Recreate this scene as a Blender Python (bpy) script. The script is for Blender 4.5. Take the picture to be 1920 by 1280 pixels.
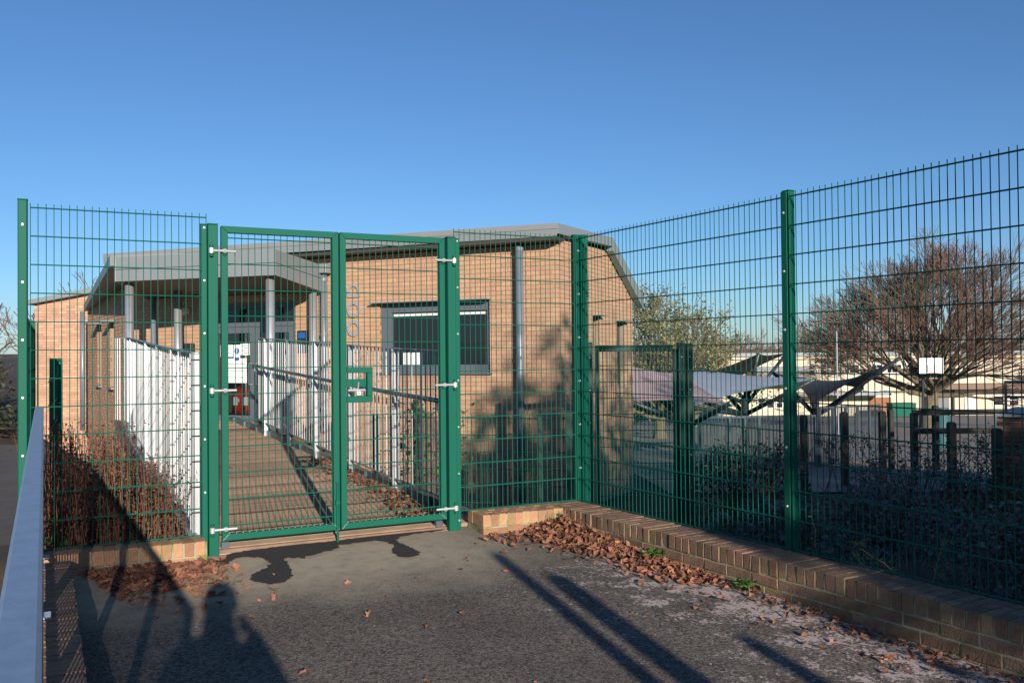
import bpy, bmesh, math, random
from mathutils import Vector, Matrix, noise
R = math.radians
rnd = random.Random(7)
for o in list(bpy.data.objects): bpy.data.objects.remove(o)
scene = bpy.context.scene
COL = scene.collection

# ------------------------------------------------------------------ camera, sky, sun, exposure
cam = bpy.data.objects.new('camera', bpy.data.cameras.new('camera'))
COL.objects.link(cam)
cam.data.sensor_width = 36.0
cam.data.lens = 36.0 * 1671.4 / 1920.0
cam.data.clip_start = 0.05
cam.data.clip_end = 2000
pit, rol = 0.0144, -0.0090
F = Vector((0, math.cos(pit), math.sin(pit)))
U0 = Vector((0, -math.sin(pit), math.cos(pit)))
X0 = Vector((1, 0, 0))
CR = X0 * math.cos(rol) + U0 * math.sin(rol)
CU = -X0 * math.sin(rol) + U0 * math.cos(rol)
M = Matrix((CR, CU, -F)).transposed().to_4x4()
M.translation = Vector((0, 0, 1.55))
cam.matrix_world = M
scene.camera = cam

SUN_EL, SUN_AZ = 14.0, 162.0            # azimuth of the sun, clockwise from +Y
world = bpy.data.worlds.new('World'); scene.world = world; world.use_nodes = True
wn = world.node_tree; wn.nodes.clear()
sky = wn.nodes.new('ShaderNodeTexSky'); sky.sky_type = 'NISHITA'; sky.sun_disc = False
sky.sun_elevation = R(SUN_EL); sky.sun_rotation = R(SUN_AZ)
sky.altitude = 600; sky.air_density = 0.95; sky.dust_density = 0.4; sky.ozone_density = 5.5
bg = wn.nodes.new('ShaderNodeBackground'); bg.inputs[1].default_value = 0.085
wo = wn.nodes.new('ShaderNodeOutputWorld')
wn.links.new(sky.outputs[0], bg.inputs[0]); wn.links.new(bg.outputs[0], wo.inputs[0])

sl = bpy.data.lights.new('sun', 'SUN'); sl.energy = 4.6; sl.angle = R(0.53); sl.color = (1.0, 0.90, 0.78)
so = bpy.data.objects.new('sun', sl); COL.objects.link(so)
TO_SUN = Vector((math.sin(R(SUN_AZ)) * math.cos(R(SUN_EL)), math.cos(R(SUN_AZ)) * math.cos(R(SUN_EL)), math.sin(R(SUN_EL))))
so.rotation_euler = TO_SUN.to_track_quat('Z', 'Y').to_euler()
so.location = (6, -18, 12)

vs = scene.view_settings
vs.view_transform = 'Standard'; vs.look = 'None'; vs.gamma = 1; vs.exposure = 0.6; vs.use_curve_mapping = False

# ------------------------------------------------------------------ materials
MATS = {}
def material(name, col, rough=0.6, metal=0.0, var=0.12, scale=8.0, bump=0.0, bscale=60.0, objrand=0.0, island=0.0, hue=.07, col2=None, spec=0.5, thr=None, coord='Object', trans=0.0):
    """Principled with two noise scales of colour variation, optional per-object / per-island tint and bump."""
    m = bpy.data.materials.new(name); m.use_nodes = True
    nt = m.node_tree; b = nt.nodes['Principled BSDF']; L = nt.links.new
    b.inputs['Roughness'].default_value = rough; b.inputs['Metallic'].default_value = metal
    b.inputs['Specular IOR Level'].default_value = spec
    tc = nt.nodes.new('ShaderNodeTexCoord'); co = tc.outputs[coord]
    n1 = nt.nodes.new('ShaderNodeTexNoise'); n1.inputs['Scale'].default_value = scale; n1.inputs['Detail'].default_value = 6
    n1.inputs['Roughness'].default_value = 0.65
    L(co, n1.inputs['Vector'])
    mix = nt.nodes.new('ShaderNodeMix'); mix.data_type = 'RGBA'
    c2 = col2 or tuple(c * 0.45 for c in col)
    mix.inputs[6].default_value = (*col, 1); mix.inputs[7].default_value = (*c2, 1)
    mr = nt.nodes.new('ShaderNodeMapRange')
    lo, hi = thr or (0.35, 0.75)
    mr.inputs[1].default_value = lo; mr.inputs[2].default_value = hi
    mr.inputs[3].default_value = 0; mr.inputs[4].default_value = 1.0 if thr else var * 2.2
    L(n1.outputs['Fac'], mr.inputs[0]); L(mr.outputs[0], mix.inputs[0])
    out = mix.outputs[2]
    if objrand or island:
        hs = nt.nodes.new('ShaderNodeHueSaturation')
        if island:
            g = nt.nodes.new('ShaderNodeNewGeometry'); src = g.outputs['Random Per Island']; amt = island
        else:
            g = nt.nodes.new('ShaderNodeObjectInfo'); src = g.outputs['Random']; amt = objrand
        mv = nt.nodes.new('ShaderNodeMapRange'); mv.inputs[3].default_value = 1 - amt; mv.inputs[4].default_value = 1 + amt
        L(src, mv.inputs[0]); L(mv.outputs[0], hs.inputs['Value'])
        mm = nt.nodes.new('ShaderNodeMath'); mm.operation = 'MULTIPLY'; mm.inputs[1].default_value = 7.31
        fr = nt.nodes.new('ShaderNodeMath'); fr.operation = 'FRACT'
        mh = nt.nodes.new('ShaderNodeMapRange'); mh.inputs[3].default_value = 0.5 - amt * hue; mh.inputs[4].default_value = 0.5 + amt * hue
        L(src, mm.inputs[0]); L(mm.outputs[0], fr.inputs[0]); L(fr.outputs[0], mh.inputs[0]); L(mh.outputs[0], hs.inputs['Hue'])
        L(out, hs.inputs['Color']); out = hs.outputs[0]
    L(out, b.inputs['Base Color'])
    if bump:
        n2 = nt.nodes.new('ShaderNodeTexNoise'); n2.inputs['Scale'].default_value = bscale; n2.inputs['Detail'].default_value = 4
        L(co, n2.inputs['Vector'])
        bp = nt.nodes.new('ShaderNodeBump'); bp.inputs['Strength'].default_value = bump; bp.inputs['Distance'].default_value = 0.01
        L(n2.outputs['Fac'], bp.inputs['Height']); L(bp.outputs[0], b.inputs['Normal'])
    if trans:
        tl = nt.nodes.new('ShaderNodeBsdfTranslucent'); L(out, tl.inputs[0])
        ms = nt.nodes.new('ShaderNodeMixShader'); ms.inputs[0].default_value = trans
        L(b.outputs[0], ms.inputs[1]); L(tl.outputs[0], ms.inputs[2])
        L(ms.outputs[0], nt.nodes['Material Output'].inputs[0])
    MATS[name] = m
    return m

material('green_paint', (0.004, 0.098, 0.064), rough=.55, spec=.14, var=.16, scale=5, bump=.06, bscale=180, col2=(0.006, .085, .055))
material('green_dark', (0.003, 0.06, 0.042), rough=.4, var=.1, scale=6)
material('zinc', (0.60, 0.62, 0.64), rough=.42, metal=.75, var=.18, scale=14, col2=(.42, .44, .46), bump=.05, bscale=90)
material('zinc_bolt', (0.72, 0.73, 0.72), rough=.35, metal=.6, var=.1, scale=40)
material('galv_bar', (0.40, 0.41, 0.43), rough=.5, metal=.35, var=.3, scale=16, objrand=.5, hue=0, col2=(.3, .31, .33))
material('galv_rail', (0.36, 0.43, 0.52), rough=.42, metal=.55, var=.3, scale=22, col2=(.22, .28, .36), bump=.12, bscale=60)
material('blue_grey_steel', (0.10, 0.12, 0.15), rough=.35, metal=.3, var=.15, scale=12)
material('brick_buff', (0.47, 0.28, 0.175), rough=.85, var=.12, scale=9, objrand=.09, bump=.35, bscale=55, col2=(.34, .17, .09))
material('brick_buff_far', (0.47, 0.28, 0.175), rough=.85, var=.12, scale=9, island=.09, bump=.35, bscale=55, col2=(.34, .17, .09))
material('brick_wing', (0.52, 0.30, 0.20), rough=.85, var=.2, scale=6, island=.18, bump=.3, bscale=55)
material('mortar', (0.30, 0.22, 0.155), rough=.95, var=.2, scale=20, bump=.4, bscale=90)
material('brick_low', (0.40, 0.225, 0.115), rough=.88, var=.35, scale=11, objrand=.22, bump=.55, bscale=70, col2=(.19, .105, .06))
material('brick_brown', (0.25, 0.155, 0.09), rough=.9, var=.4, scale=10, objrand=.25, bump=.6, bscale=70, col2=(.11, .065, .042))
material('mortar_moss', (0.34, 0.31, 0.22), rough=.95, scale=7, col2=(.16, .19, .05), thr=(.45, .62), bump=.5, bscale=120)
material('fascia_grey', (0.20, 0.225, 0.235), rough=.5, var=.08, scale=2)
material('roof_grey', (0.22, 0.23, 0.235), rough=.6, var=.1, scale=2)
material('soffit', (0.16, 0.095, 0.06), rough=.6, var=.15, scale=6)
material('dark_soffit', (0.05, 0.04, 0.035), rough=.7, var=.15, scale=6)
material('frame_grey', (0.10, 0.115, 0.135), rough=.4, var=.06, scale=5)
material('glass_dark', (0.010, 0.013, 0.018), rough=.06, var=.05, scale=2, spec=.6)
material('white_paint', (0.75, 0.75, 0.74), rough=.5, var=.06, scale=5)
material('paper', (0.80, 0.82, 0.82), rough=.8, var=.05, scale=9)
material('ink', (0.18, 0.2, 0.22), rough=.8, var=.05)
material('sign_blue', (0.015, 0.10, 0.42), rough=.5, var=.05)
material('red_paint', (0.50, 0.012, 0.015), rough=.3, var=.08)
material('letter_grey', (0.42, 0.42, 0.42), rough=.45, metal=.4, var=.08, scale=8)
material('black_plastic', (0.02, 0.02, 0.022), rough=.5, var=.1)
material('plank', (0.29, 0.195, 0.125), rough=.85, var=.4, scale=7, objrand=.22, bump=.5, bscale=40, col2=(.15, .10, .065))
material('sill_stone', (0.46, 0.38, 0.28), rough=.85, var=.15, scale=10, bump=.2)
material('soil', (0.055, 0.04, 0.028), rough=1, var=.4, scale=3, bump=.8, bscale=12)
material('path_asphalt', (0.105, 0.095, 0.088), rough=.9, var=.3, scale=3, bump=.5, bscale=120)
material('stain', (0.05, 0.045, 0.041), rough=.7, var=.3, scale=30, bump=.5, bscale=220, spec=.3)
material('leaf_dead', (0.29, 0.125, 0.07), rough=.8, var=.4, scale=20, island=.5, hue=.02, col2=(.10, .045, .028), trans=.12)
material('dock', (0.17, 0.066, 0.036), rough=.9, var=.4, scale=6, island=.5, col2=(.07, .03, .02))
material('leaf_green', (0.075, 0.16, 0.03), rough=.5, var=.3, scale=12, island=.4, trans=.2)
material('shrub_dark', (0.045, 0.095, 0.038), rough=.6, var=.3, scale=4, island=.5, trans=.1)
material('shrub_grey', (0.15, 0.155, 0.14), rough=.8, var=.3, scale=4, island=.5)
material('bark', (0.16, 0.13, 0.085), rough=.95, var=.4, scale=5, bump=.8, bscale=18, col2=(.07, .06, .035))
material('twig', (0.145, 0.085, 0.068), rough=.95, var=.3, scale=1.2, col2=(.10, .08, .045))
material('twig_far', (0.17, 0.115, 0.10), rough=1, var=.3, scale=.3)
material('catkin', (0.30, 0.25, 0.11), rough=.8, var=.35, scale=1.5, island=.4, col2=(.16, .15, .06), trans=.2)
material('ivy', (0.035, 0.05, 0.02), rough=.5, var=.35, scale=2, island=.5, col2=(.06, .05, .03))
material('cream_render', (0.62, 0.53, 0.40), rough=.9, var=.1, scale=.6)
material('tarmac_far', (0.24, 0.205, 0.175), rough=.95, var=.15, scale=.3)
material('grass_far', (0.10, 0.17, 0.035), rough=1, var=.3, scale=2)
material('terracotta', (0.30, 0.13, 0.07), rough=.9, var=.2, scale=2)
material('sail_lit', (0.42, 0.46, 0.55), rough=.7, var=.08, scale=1, trans=.15)  # sail fabric as its lit top side looks
material('sail_underside', (0.050, 0.035, 0.042), rough=.8, var=.1, scale=1)  # shaded copy of the sail fabric: underside shade is put into the colour
material('sail_pink', (0.60, 0.42, 0.45), rough=.7, var=.2, scale=.8, trans=.2)
material('sail_frame', (0.028, 0.034, 0.045), rough=.45, var=.1)
material('timber_dark', (0.045, 0.036, 0.03), rough=.9, var=.3, scale=8)
material('bin_teal', (0.02, 0.10, 0.11), rough=.45, var=.1, scale=3)
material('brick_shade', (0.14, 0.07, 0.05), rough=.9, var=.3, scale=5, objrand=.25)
material('slab', (0.33, 0.33, 0.33), rough=.8, var=.2, scale=4)
material('skin', (0.50, 0.30, 0.22), rough=.55, var=.08)
material('coat', (0.03, 0.035, 0.05), rough=.9, var=.2, scale=10)
material('hair', (0.06, 0.04, 0.03), rough=.8, var=.2, scale=30)
material('lamp_lens', (0.6, 0.6, 0.56), rough=.3, var=.03)

# asphalt of the forecourt: dark binder with stone chips, sandy dust below the gate, frost crust near the right wall
def asphalt():
    m = bpy.data.materials.new('asphalt'); m.use_nodes = True
    nt = m.node_tree; b = nt.nodes['Principled BSDF']; L = nt.links.new; N = nt.nodes.new
    tc = N('ShaderNodeTexCoord'); co = tc.outputs['Object']
    def noise_(s, d=5, r=.6):
        n = N('ShaderNodeTexNoise'); n.inputs['Scale'].default_value = s; n.inputs['Detail'].default_value = d; n.inputs['Roughness'].default_value = r
        L(co, n.inputs['Vector']); return n.outputs['Fac']
    def rng(src, a, c, lo=0, hi=1, smooth=True):
        n = N('ShaderNodeMapRange'); n.interpolation_type = 'SMOOTHSTEP' if smooth else 'LINEAR'
        for i, v in enumerate((a, c, lo, hi)): n.inputs[i + 1].default_value = v
        L(src, n.inputs[0]); return n.outputs[0]
    def mth(op, a, c=None):
        n = N('ShaderNodeMath'); n.operation = op
        for i, v in enumerate((a, c)):
            if v is None: continue
            if isinstance(v, (int, float)): n.inputs[i].default_value = v
            else: L(v, n.inputs[i])
        return n.outputs[0]
    def mixc(f, a, c):
        n = N('ShaderNodeMix'); n.data_type = 'RGBA'; L(f, n.inputs[0])
        for k, v in ((6, a), (7, c)):
            if isinstance(v, tuple): n.inputs[k].default_value = (*v, 1)
            else: L(v, n.inputs[k])
        return n.outputs[2]
    sep = N('ShaderNodeSeparateXYZ'); L(co, sep.inputs[0]); X, Y = sep.outputs[0], sep.outputs[1]
    base = mixc(rng(noise_(1.3), .3, .7), (.215, .182, .150), (.145, .121, .099))
    vo = N('ShaderNodeTexVoronoi'); vo.inputs['Scale'].default_value = 78; L(co, vo.inputs['Vector'])
    chip = rng(vo.outputs['Distance'], .30, .12)
    chipcol = N('ShaderNodeMapRange'); L(vo.outputs['Color'], chipcol.inputs[0])
    cr_ = N('ShaderNodeSeparateColor'); L(vo.outputs['Color'], cr_.inputs[0])
    base = mixc(rng(cr_.outputs[0], .2, .9, 0, .84, False), base, (.034, .029, .025))
    base = mixc(mth('MULTIPLY', rng(cr_.outputs[1], .74, .82), chip), base, (.52, .46, .41))
    chip = mth('MULTIPLY', chip, rng(noise_(60, 2), .5, .62))
    base = mixc(mth('MULTIPLY', chip, .8), base, (.34, .30, .26))
    base = mixc(rng(noise_(120, 3, .7), .56, .72, 0, .6), base, (.035, .030, .027))
    # sandy dust washed up against the gate threshold (local y is minus the distance from the gate line)
    d1 = rng(mth('ADD', Y, mth('MULTIPLY', mth('SUBTRACT', noise_(1.6, 4), .5), 1.1)), -1.75, -.75)
    d2 = rng(mth('ADD', X, mth('MULTIPLY', noise_(2.2), .8)), -.1, -1.4)
    dust = mth('MULTIPLY', mth('MULTIPLY', d1, d2), rng(noise_(9, 5), .2, .6, .55, 1))
    base = mixc(dust, base, (.40, .335, .24))
    # frost crust: flakes, denser toward the right hand wall. wall runs along V from the origin
    vx, vy = FROST
    dist = mth('ADD', mth('MULTIPLY', X, vx), mth('MULTIPLY', Y, vy))       # distance from the wall face
    near = rng(mth('ADD', dist, mth('MULTIPLY', mth('SUBTRACT', noise_(1.1), .5), .9)), 2.7, .3)
    far = rng(Y, -.75, -1.6)
    dens = mth('MULTIPLY', near, far)
    fl = noise_(42, 6, .75); fl2 = noise_(6, 5, .7)
    val = mth('ADD', mth('MULTIPLY', fl, .5), mth('MULTIPLY', fl2, .5))
    thr = mth('SUBTRACT', .645, mth('MULTIPLY', dens, .15))
    fro = rng(mth('SUBTRACT', val, thr), 0, .02)
    fro = mth('MULTIPLY', fro, rng(dens, .04, .2))
    base = mixc(mth('MULTIPLY', fro, .85), base, (.56, .46, .43))
    # stray crumbs all over
    cr = rng(noise_(34, 2, .5), .735, .75)
    base = mixc(mth('MULTIPLY', cr, .6), base, (.42, .36, .32))
    L(base, b.inputs['Base Color'])
    b.inputs['Roughness'].default_value = .88; b.inputs['Specular IOR Level'].default_value = .35
    bp = N('ShaderNodeBump'); bp.inputs['Strength'].default_value = .55; bp.inputs['Distance'].default_value = .006
    hh = mth('ADD', mth('ADD', noise_(150, 3), mth('MULTIPLY', vo.outputs['Distance'], -.5)), mth('MULTIPLY', fro, .8))
    L(hh, bp.inputs['Height']); L(bp.outputs[0], b.inputs['Normal'])
    MATS['asphalt'] = m

# ------------------------------------------------------------------ mesh helpers
class MB:
    def __init__(s): s.v = []; s.f = []
    def quad(s, *p):
        i = len(s.v); s.v += [tuple(q) for q in p]; s.f.append(tuple(range(i, i + len(p)))); return s
    def box(s, x0, x1, y0, y1, z0, z1):
        return s.hexa([(x0, y0, z0), (x1, y0, z0), (x1, y1, z0), (x0, y1, z0), (x0, y0, z1), (x1, y0, z1), (x1, y1, z1), (x0, y1, z1)])
    def hexa(s, p):
        i = len(s.v); s.v += [tuple(q) for q in p]
        for f in ((0, 3, 2, 1), (4, 5, 6, 7), (0, 1, 5, 4), (1, 2, 6, 5), (2, 3, 7, 6), (3, 0, 4, 7)):
            s.f.append(tuple(i + k for k in f))
        return s
    def bar(s, a, b, w, h, up=(0, 0, 1)):
        a, b = Vector(a), Vector(b); d = (b - a).normalized(); up = Vector(up)
        if abs(d.dot(up)) > .98: up = Vector((0, 1, 0))
        sx = d.cross(up).normalized() * w / 2; sz = sx.cross(d).normalized() * h / 2
        return s.hexa([a - sx - sz, a + sx - sz, b + sx - sz, b - sx - sz, a - sx + sz, a + sx + sz, b + sx + sz, b - sx + sz])
    def tube(s, a, b, r0, r1=None, n=8, cap=True):
        a, b = Vector(a), Vector(b); r1 = r0 if r1 is None else r1
        d = (b - a).normalized(); t = Vector((0, 0, 1)) if abs(d.z) < .9 else Vector((1, 0, 0))
        u = d.cross(t).normalized(); w = d.cross(u); i = len(s.v)
        for k in range(n):
            c, q = math.cos(2 * math.pi * k / n), math.sin(2 * math.pi * k / n)
            s.v.append(tuple(a + (u * c + w * q) * r0)); s.v.append(tuple(b + (u * c + w * q) * r1))
        for k in range(n):
            j = (k + 1) % n; s.f.append((i + 2 * k, i + 2 * k + 1, i + 2 * j + 1, i + 2 * j))
        if cap:
            s.f.append(tuple(i + 2 * k for k in range(n))); s.f.append(tuple(i + 2 * (n - 1 - k) + 1 for k in range(n)))
        return s
    def path(s, pts, r, n=8):
        for a, b in zip(pts[:-1], pts[1:]): s.tube(a, b, r, n=n)
        return s
    def prism(s, poly, y0, y1):
        """poly in (x,z), extruded along y"""
        i = len(s.v); n = len(poly)
        s.v += [(x, y0, z) for x, z in poly] + [(x, y1, z) for x, z in poly]
        s.f.append(tuple(i + k for k in range(n))); s.f.append(tuple(i + n + (n - 1 - k) for k in range(n)))
        for k in range(n):
            j = (k + 1) % n; s.f.append((i + k, i + n + k, i + n + j, i + j))
        return s
    def ball(s, c, r, n=8, m=5, sz=1.0):
        c = Vector(c)
        for a in range(m):
            for k in range(n):
                p = []
                for aa, kk in ((a, k), (a, k + 1), (a + 1, k + 1), (a + 1, k)):
                    th = math.pi * aa / m; ph = 2 * math.pi * kk / n
                    p.append(c + Vector((math.sin(th) * math.cos(ph), math.sin(th) * math.sin(ph), math.cos(th) * sz)) * r)
                s.quad(*p)
        return s
    def mesh(s, name, mat, bevel=0.0, smooth=False):
        me = bpy.data.meshes.new(name); me.from_pydata(s.v, [], s.f); me.update()
        bm = bmesh.new(); bm.from_mesh(me)
        bmesh.ops.remove_doubles(bm, verts=bm.verts, dist=1e-5) if smooth else None
        bmesh.ops.recalc_face_normals(bm, faces=bm.faces)
        if bevel: bmesh.ops.bevel(bm, geom=list(bm.edges), offset=bevel, segments=1, affect='EDGES', profile=.5)
        bm.to_mesh(me); bm.free()
        if smooth:
            for p in me.polygons: p.use_smooth = True
        me.materials.append(MATS[mat]); return me

def link(name, me, parent=None, loc=(0, 0, 0), rot=(0, 0, 0), kind=None, label=None):
    o = bpy.data.objects.new(name, me); COL.objects.link(o)
    o.location = loc; o.rotation_euler = rot
    if parent is not None: o.parent = parent
    if kind: o['kind'] = kind
    if label: o['label'] = label
    return o
def part(name, mb, mat, parent=None, bevel=0.0, smooth=False, loc=(0, 0, 0), rot=(0, 0, 0), kind=None, label=None):
    return link(name, mb.mesh(name, mat, bevel, smooth), parent, loc, rot, kind, label)
def thing(name, label, cat, loc=(0, 0, 0), rz=0.0, group=None):
    o = bpy.data.objects.new(name, None); COL.objects.link(o)
    o.location = loc; o.rotation_euler = (0, 0, rz); o.empty_display_size = .2
    o['label'] = label; o['category'] = cat
    if group: o['group'] = group
    return o
def tag(o, label, cat, group=None):
    o['label'] = label; o['category'] = cat
    if group: o['group'] = group
    return o

# ------------------------------------------------------------------ layout frames
TG = R(26.69); TR = R(31.06)
C = Vector((.596, 8.226, 0))
UG = Vector((math.cos(TG), math.sin(TG), 0)); NG = Vector((-math.sin(TG), math.cos(TG), 0))
VR = Vector((math.sin(TR), -math.cos(TR), 0))
RZR = -(math.pi / 2 - TR)               # local +x runs along the right hand fence towards the camera
ZB = .209
def gp(u, n=0, z=0): return C + UG * u + NG * n + Vector((0, 0, z))
def forecourt_z(d): return .05 - .03 * d    # d: distance in front of the gate line
# direction of right wall normal (pointing to the forecourt), in the forecourt's local frame
_nw = Vector((-math.cos(TR), -math.sin(TR), 0))
FROST = (_nw.dot(UG), _nw.dot(NG))
asphalt()

# ------------------------------------------------------------------ ground
def sstep(a, b, x):
    t = max(0, min(1, (x - a) / (b - a))); return t * t * (3 - 2 * t)
def terrain_z(x, y):
    far = -.9 - .05 * max(0, min(y, 95) - 12)
    p = Vector((x, y, 0)) - C
    back = p.dot(NG)                                   # distance behind the gate line
    bed = -.02 + (-.9 + .02) * sstep(1.0, 6.5, back)
    z = far + (bed - far) * (1 - sstep(9, 13, y)) if x < .8 else far
    right = p.dot(Vector((math.cos(TR), math.sin(TR), 0)))
    if x >= .8 or right > 0:
        z = far if y > 12 else -.45 + (far + .45) * sstep(7.0, 12, y)
    if right < -.2 and back < .12: z = min(z, -.65)
    left = p.dot(NG.cross(Vector((0, 0, 1)))) if False else (p.dot(UG) + 4.75)
    if left < 0: z = -.16 + (z + .16) * (1 - sstep(0, -.6, left)) if y < 30 else -.16 + (far + .16) * sstep(-16, -8, x) * sstep(30, 40, y)
    if y > 95: z += (y - 95) * .012
    return z
mb = MB()
xs = [-300, -150, -80, -50, -35, -26, -20, -16, -13, -11] + [-10 + .5 * i for i in range(50)] + [16, 19, 23, 28, 35, 45, 60, 80, 120, 200, 400]
ys = [-60, -30, -15, -8, -4, -1] + [.5 * i for i in range(0, 50)] + [26, 29, 33, 38, 45, 55, 70, 85, 95, 120, 160, 250, 450, 900]
for y in ys:
    for x in xs: mb.v.append((x, y, terrain_z(x, y)))
nx = len(xs)
for j in range(len(ys) - 1):
    for i in range(nx - 1):
        a = j * nx + i; mb.f.append((a, a + 1, a + nx + 1, a + nx))
part('ground', mb, 'soil', kind='structure', smooth=True)

# forecourt asphalt, local frame at the fence corner (x along gate line, y away from camera)
mb = MB(); nxs = 40; nys = 60
y0, y1 = -22.0, .10
def to_local(v): return Vector((v.dot(UG), v.dot(NG), 0))
_nR = Vector((-math.cos(TR), -math.sin(TR), 0))
_pr = to_local(_nR * .22); _dr = to_local(VR)
_pl = to_local(Vector((-3.08, 6.02, 0)) - C); _dl = to_local(Vector((math.sin(R(27.7)), -math.cos(R(27.7)), 0)))
def xr(y): return _pr.x + (y - _pr.y) * _dr.x / _dr.y
def xl(y): return max(-4.6, _pl.x + (y - _pl.y) * _dl.x / _dl.y) if y > -5.6 else -12
def fc(x, y):
    return (x, y, forecourt_z(-y) + .008 * noise.noise(Vector((x * .8, y * .8, 0))))
for j in range(nys + 1):
    yy = y0 + (y1 - y0) * (j / nys) ** .5
    for i in range(nxs + 1):
        a_, b_ = xl(yy), min(xr(yy), 8) if yy > -6.2 else 12
        mb.v.append(fc(a_ + (b_ - a_) * i / nxs, yy))
for j in range(nys):
    for i in range(nxs):
        a = j * (nxs + 1) + i; mb.f.append((a, a + 1, a + nxs + 2, a + nxs + 1))
fo = part('forecourt_pavement', mb, 'asphalt', kind='structure', smooth=True, loc=C, rot=(0, 0, TG))

# street path beyond the left fence
mb = MB(); mb.quad((-40, -20, -.10), (-1.2, -20, -.10), (-5.4, 26, -.10), (-40, 26, -.10))
# keep it left of the left wall line
mb = MB(); mb.quad((-30, -8, -.12), (2.2, -8, -.12), (-3.58, 6.3, -.12), (-9.0, 17.4, -.12), (-30, 17.4, -.12))
part('street_path', mb, 'path_asphalt', kind='structure')
mb = MB(); mb.bar((-6.55, 9.2, -.114), (-10.6, 17.2, -.114), .10, .006)
part('painted_line', mb, 'white_paint', kind='structure')

# wet bitumen stains below the gate (outlines in the gate frame: along, distance in front)
def smooth_poly(pts, it=2):
    for _ in range(it):
        q = []
        for a, b in zip(pts, pts[1:] + pts[:1]):
            q.append((a[0] * .75 + b[0] * .25, a[1] * .75 + b[1] * .25)); q.append((a[0] * .25 + b[0] * .75, a[1] * .25 + b[1] * .75))
        pts = q
    return pts
stain_a = [(-3.27, -.26), (-3.14, -.03), (-2.96, .02), (-2.68, .03), (-2.47, .03), (-2.23, .02), (-2.29, -.23), (-2.58, -.36), (-2.64, -.42), (-2.77, -.30), (-2.78, -.66), (-2.81, -.87), (-2.92, -1.01), (-3.04, -.98), (-3.10, -.80), (-3.04, -.66), (-2.94, -.58), (-2.88, -.45), (-2.89, -.27), (-2.99, -.17), (-3.09, -.18), (-3.16, -.34), (-3.24, -.33)]
stain_b = [(-2.41, -.04), (-2.13, .04), (-1.83, .05), (-1.55, .05), (-1.3, .05), (-1.34, -.02), (-1.53, -.02), (-1.78, -.10), (-1.84, -.19), (-1.80, -.41), (-1.78, -.64), (-1.87, -.74), (-1.97, -.74), (-2.0, -.54), (-1.90, -.37), (-1.89, -.17), (-2.0, -.11), (-2.24, -.14), (-2.45, -.18)]
for k, st in enumerate((stain_a, stain_b)):
    pts = smooth_poly(st, 4)
    pts = [(x + .035 * noise.noise(Vector((x * 16, y * 16, 3))) + .012 * noise.noise(Vector((x * 60, y * 60, 3))), y + .035 * noise.noise(Vector((x * 16, y * 16, 9))) + .012 * noise.noise(Vector((x * 60, y * 60, 9)))) for x, y in pts]
    bm = bmesh.new()
    vv = [bm.verts.new((x, y, fc(x, y)[2] + .009 + .001 * k)) for x, y in pts]
    es = [bm.edges.new((vv[i], vv[(i + 1) % len(vv)])) for i in range(len(vv))]
    bmesh.ops.triangle_fill(bm, edges=es, use_beauty=True)
    bmesh.ops.recalc_face_normals(bm, faces=bm.faces)
    me = bpy.data.meshes.new('ground_stain'); bm.to_mesh(me); bm.free(); me.materials.append(MATS['stain'])
    link('ground_stain', me, None, C, (0, 0, TG), kind='structure')

# ------------------------------------------------------------------ bricks
def brick_mesh(name, l, w, h, mat, seed, rough=.0022):
    r = random.Random(seed); m = MB().box(0, l, 0, w, 0, h)
    m.v = [tuple(c + r.uniform(-rough, rough) for c in p) for p in m.v]
    return m.mesh(name, mat, bevel=.0035)
LOWV = {}
def low_bricks(mat):
    if mat not in LOWV:
        LOWV[mat] = dict(cop=[brick_mesh('brick', .065, .215, .102, mat, 10 + i) for i in range(5)],
                         half=[brick_mesh('brick', .065, .104, .102, mat, 20 + i) for i in range(4)],
                         st=[brick_mesh('brick', .215, .10, .065, mat, 30 + i) for i in range(5)])
    return LOWV[mat]
def low_wall(name, label, loc, rz, length, depth, ztop, zlow, mat, side=-1):
    """brick-on-edge coping over stretcher courses; local x along the wall, the face looks to -y"""
    t = thing(name, label, 'wall', (loc[0], loc[1], 0), rz)
    part('mortar_core', MB().box(.008, length - .008, .006, depth - .006, zlow - .25, ztop - .006), 'mortar_moss', t)
    B = low_bricks(mat); n = int(length / .075)
    for i in range(n):
        jx, jz, jy = rnd.uniform(-.002, .002), rnd.uniform(-.003, .003), rnd.uniform(-.004, .004)
        if depth < .25:
            link('brick', rnd.choice(B['cop']), t, (i * .075 + .005 + jx, jy, ztop - .102 + jz), (0, 0, rnd.uniform(-.012, .012)))
        elif i % 2 == 0:
            link('brick', rnd.choice(B['cop']), t, (i * .075 + .005 + jx, jy, ztop - .102 + jz), (0, 0, rnd.uniform(-.012, .012)))
            link('brick', rnd.choice(B['half']), t, (i * .075 + .005 + jx, .225 + jy, ztop - .102 + jz))
        else:
            link('brick', rnd.choice(B['half']), t, (i * .075 + .005 + jx, jy, ztop - .102 + jz))
            link('brick', rnd.choice(B['cop']), t, (i * .075 + .005 + jx, .114 + jy, ztop - .102 + jz), (0, 0, rnd.uniform(-.012, .012)))
    z = ztop - .112; k = 0
    while z > zlow - .08:
        x = -.11 * (k % 2)
        while x < length - .12:
            if x >= -.001:
                link('brick', rnd.choice(B['st']), t, (x + .005 + rnd.uniform(-.002, .002), rnd.uniform(-.003, .003) + .002, z - .065))
            elif x < 0:
                o = link('brick', rnd.choice(B['st']), t, (.004, .002, z - .065)); o.scale = (.48, 1, 1)
            x += .225
        z -= .075; k += 1
    return t
DEP = .33
nR = Vector((-math.cos(TR), -math.sin(TR), 0))
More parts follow.
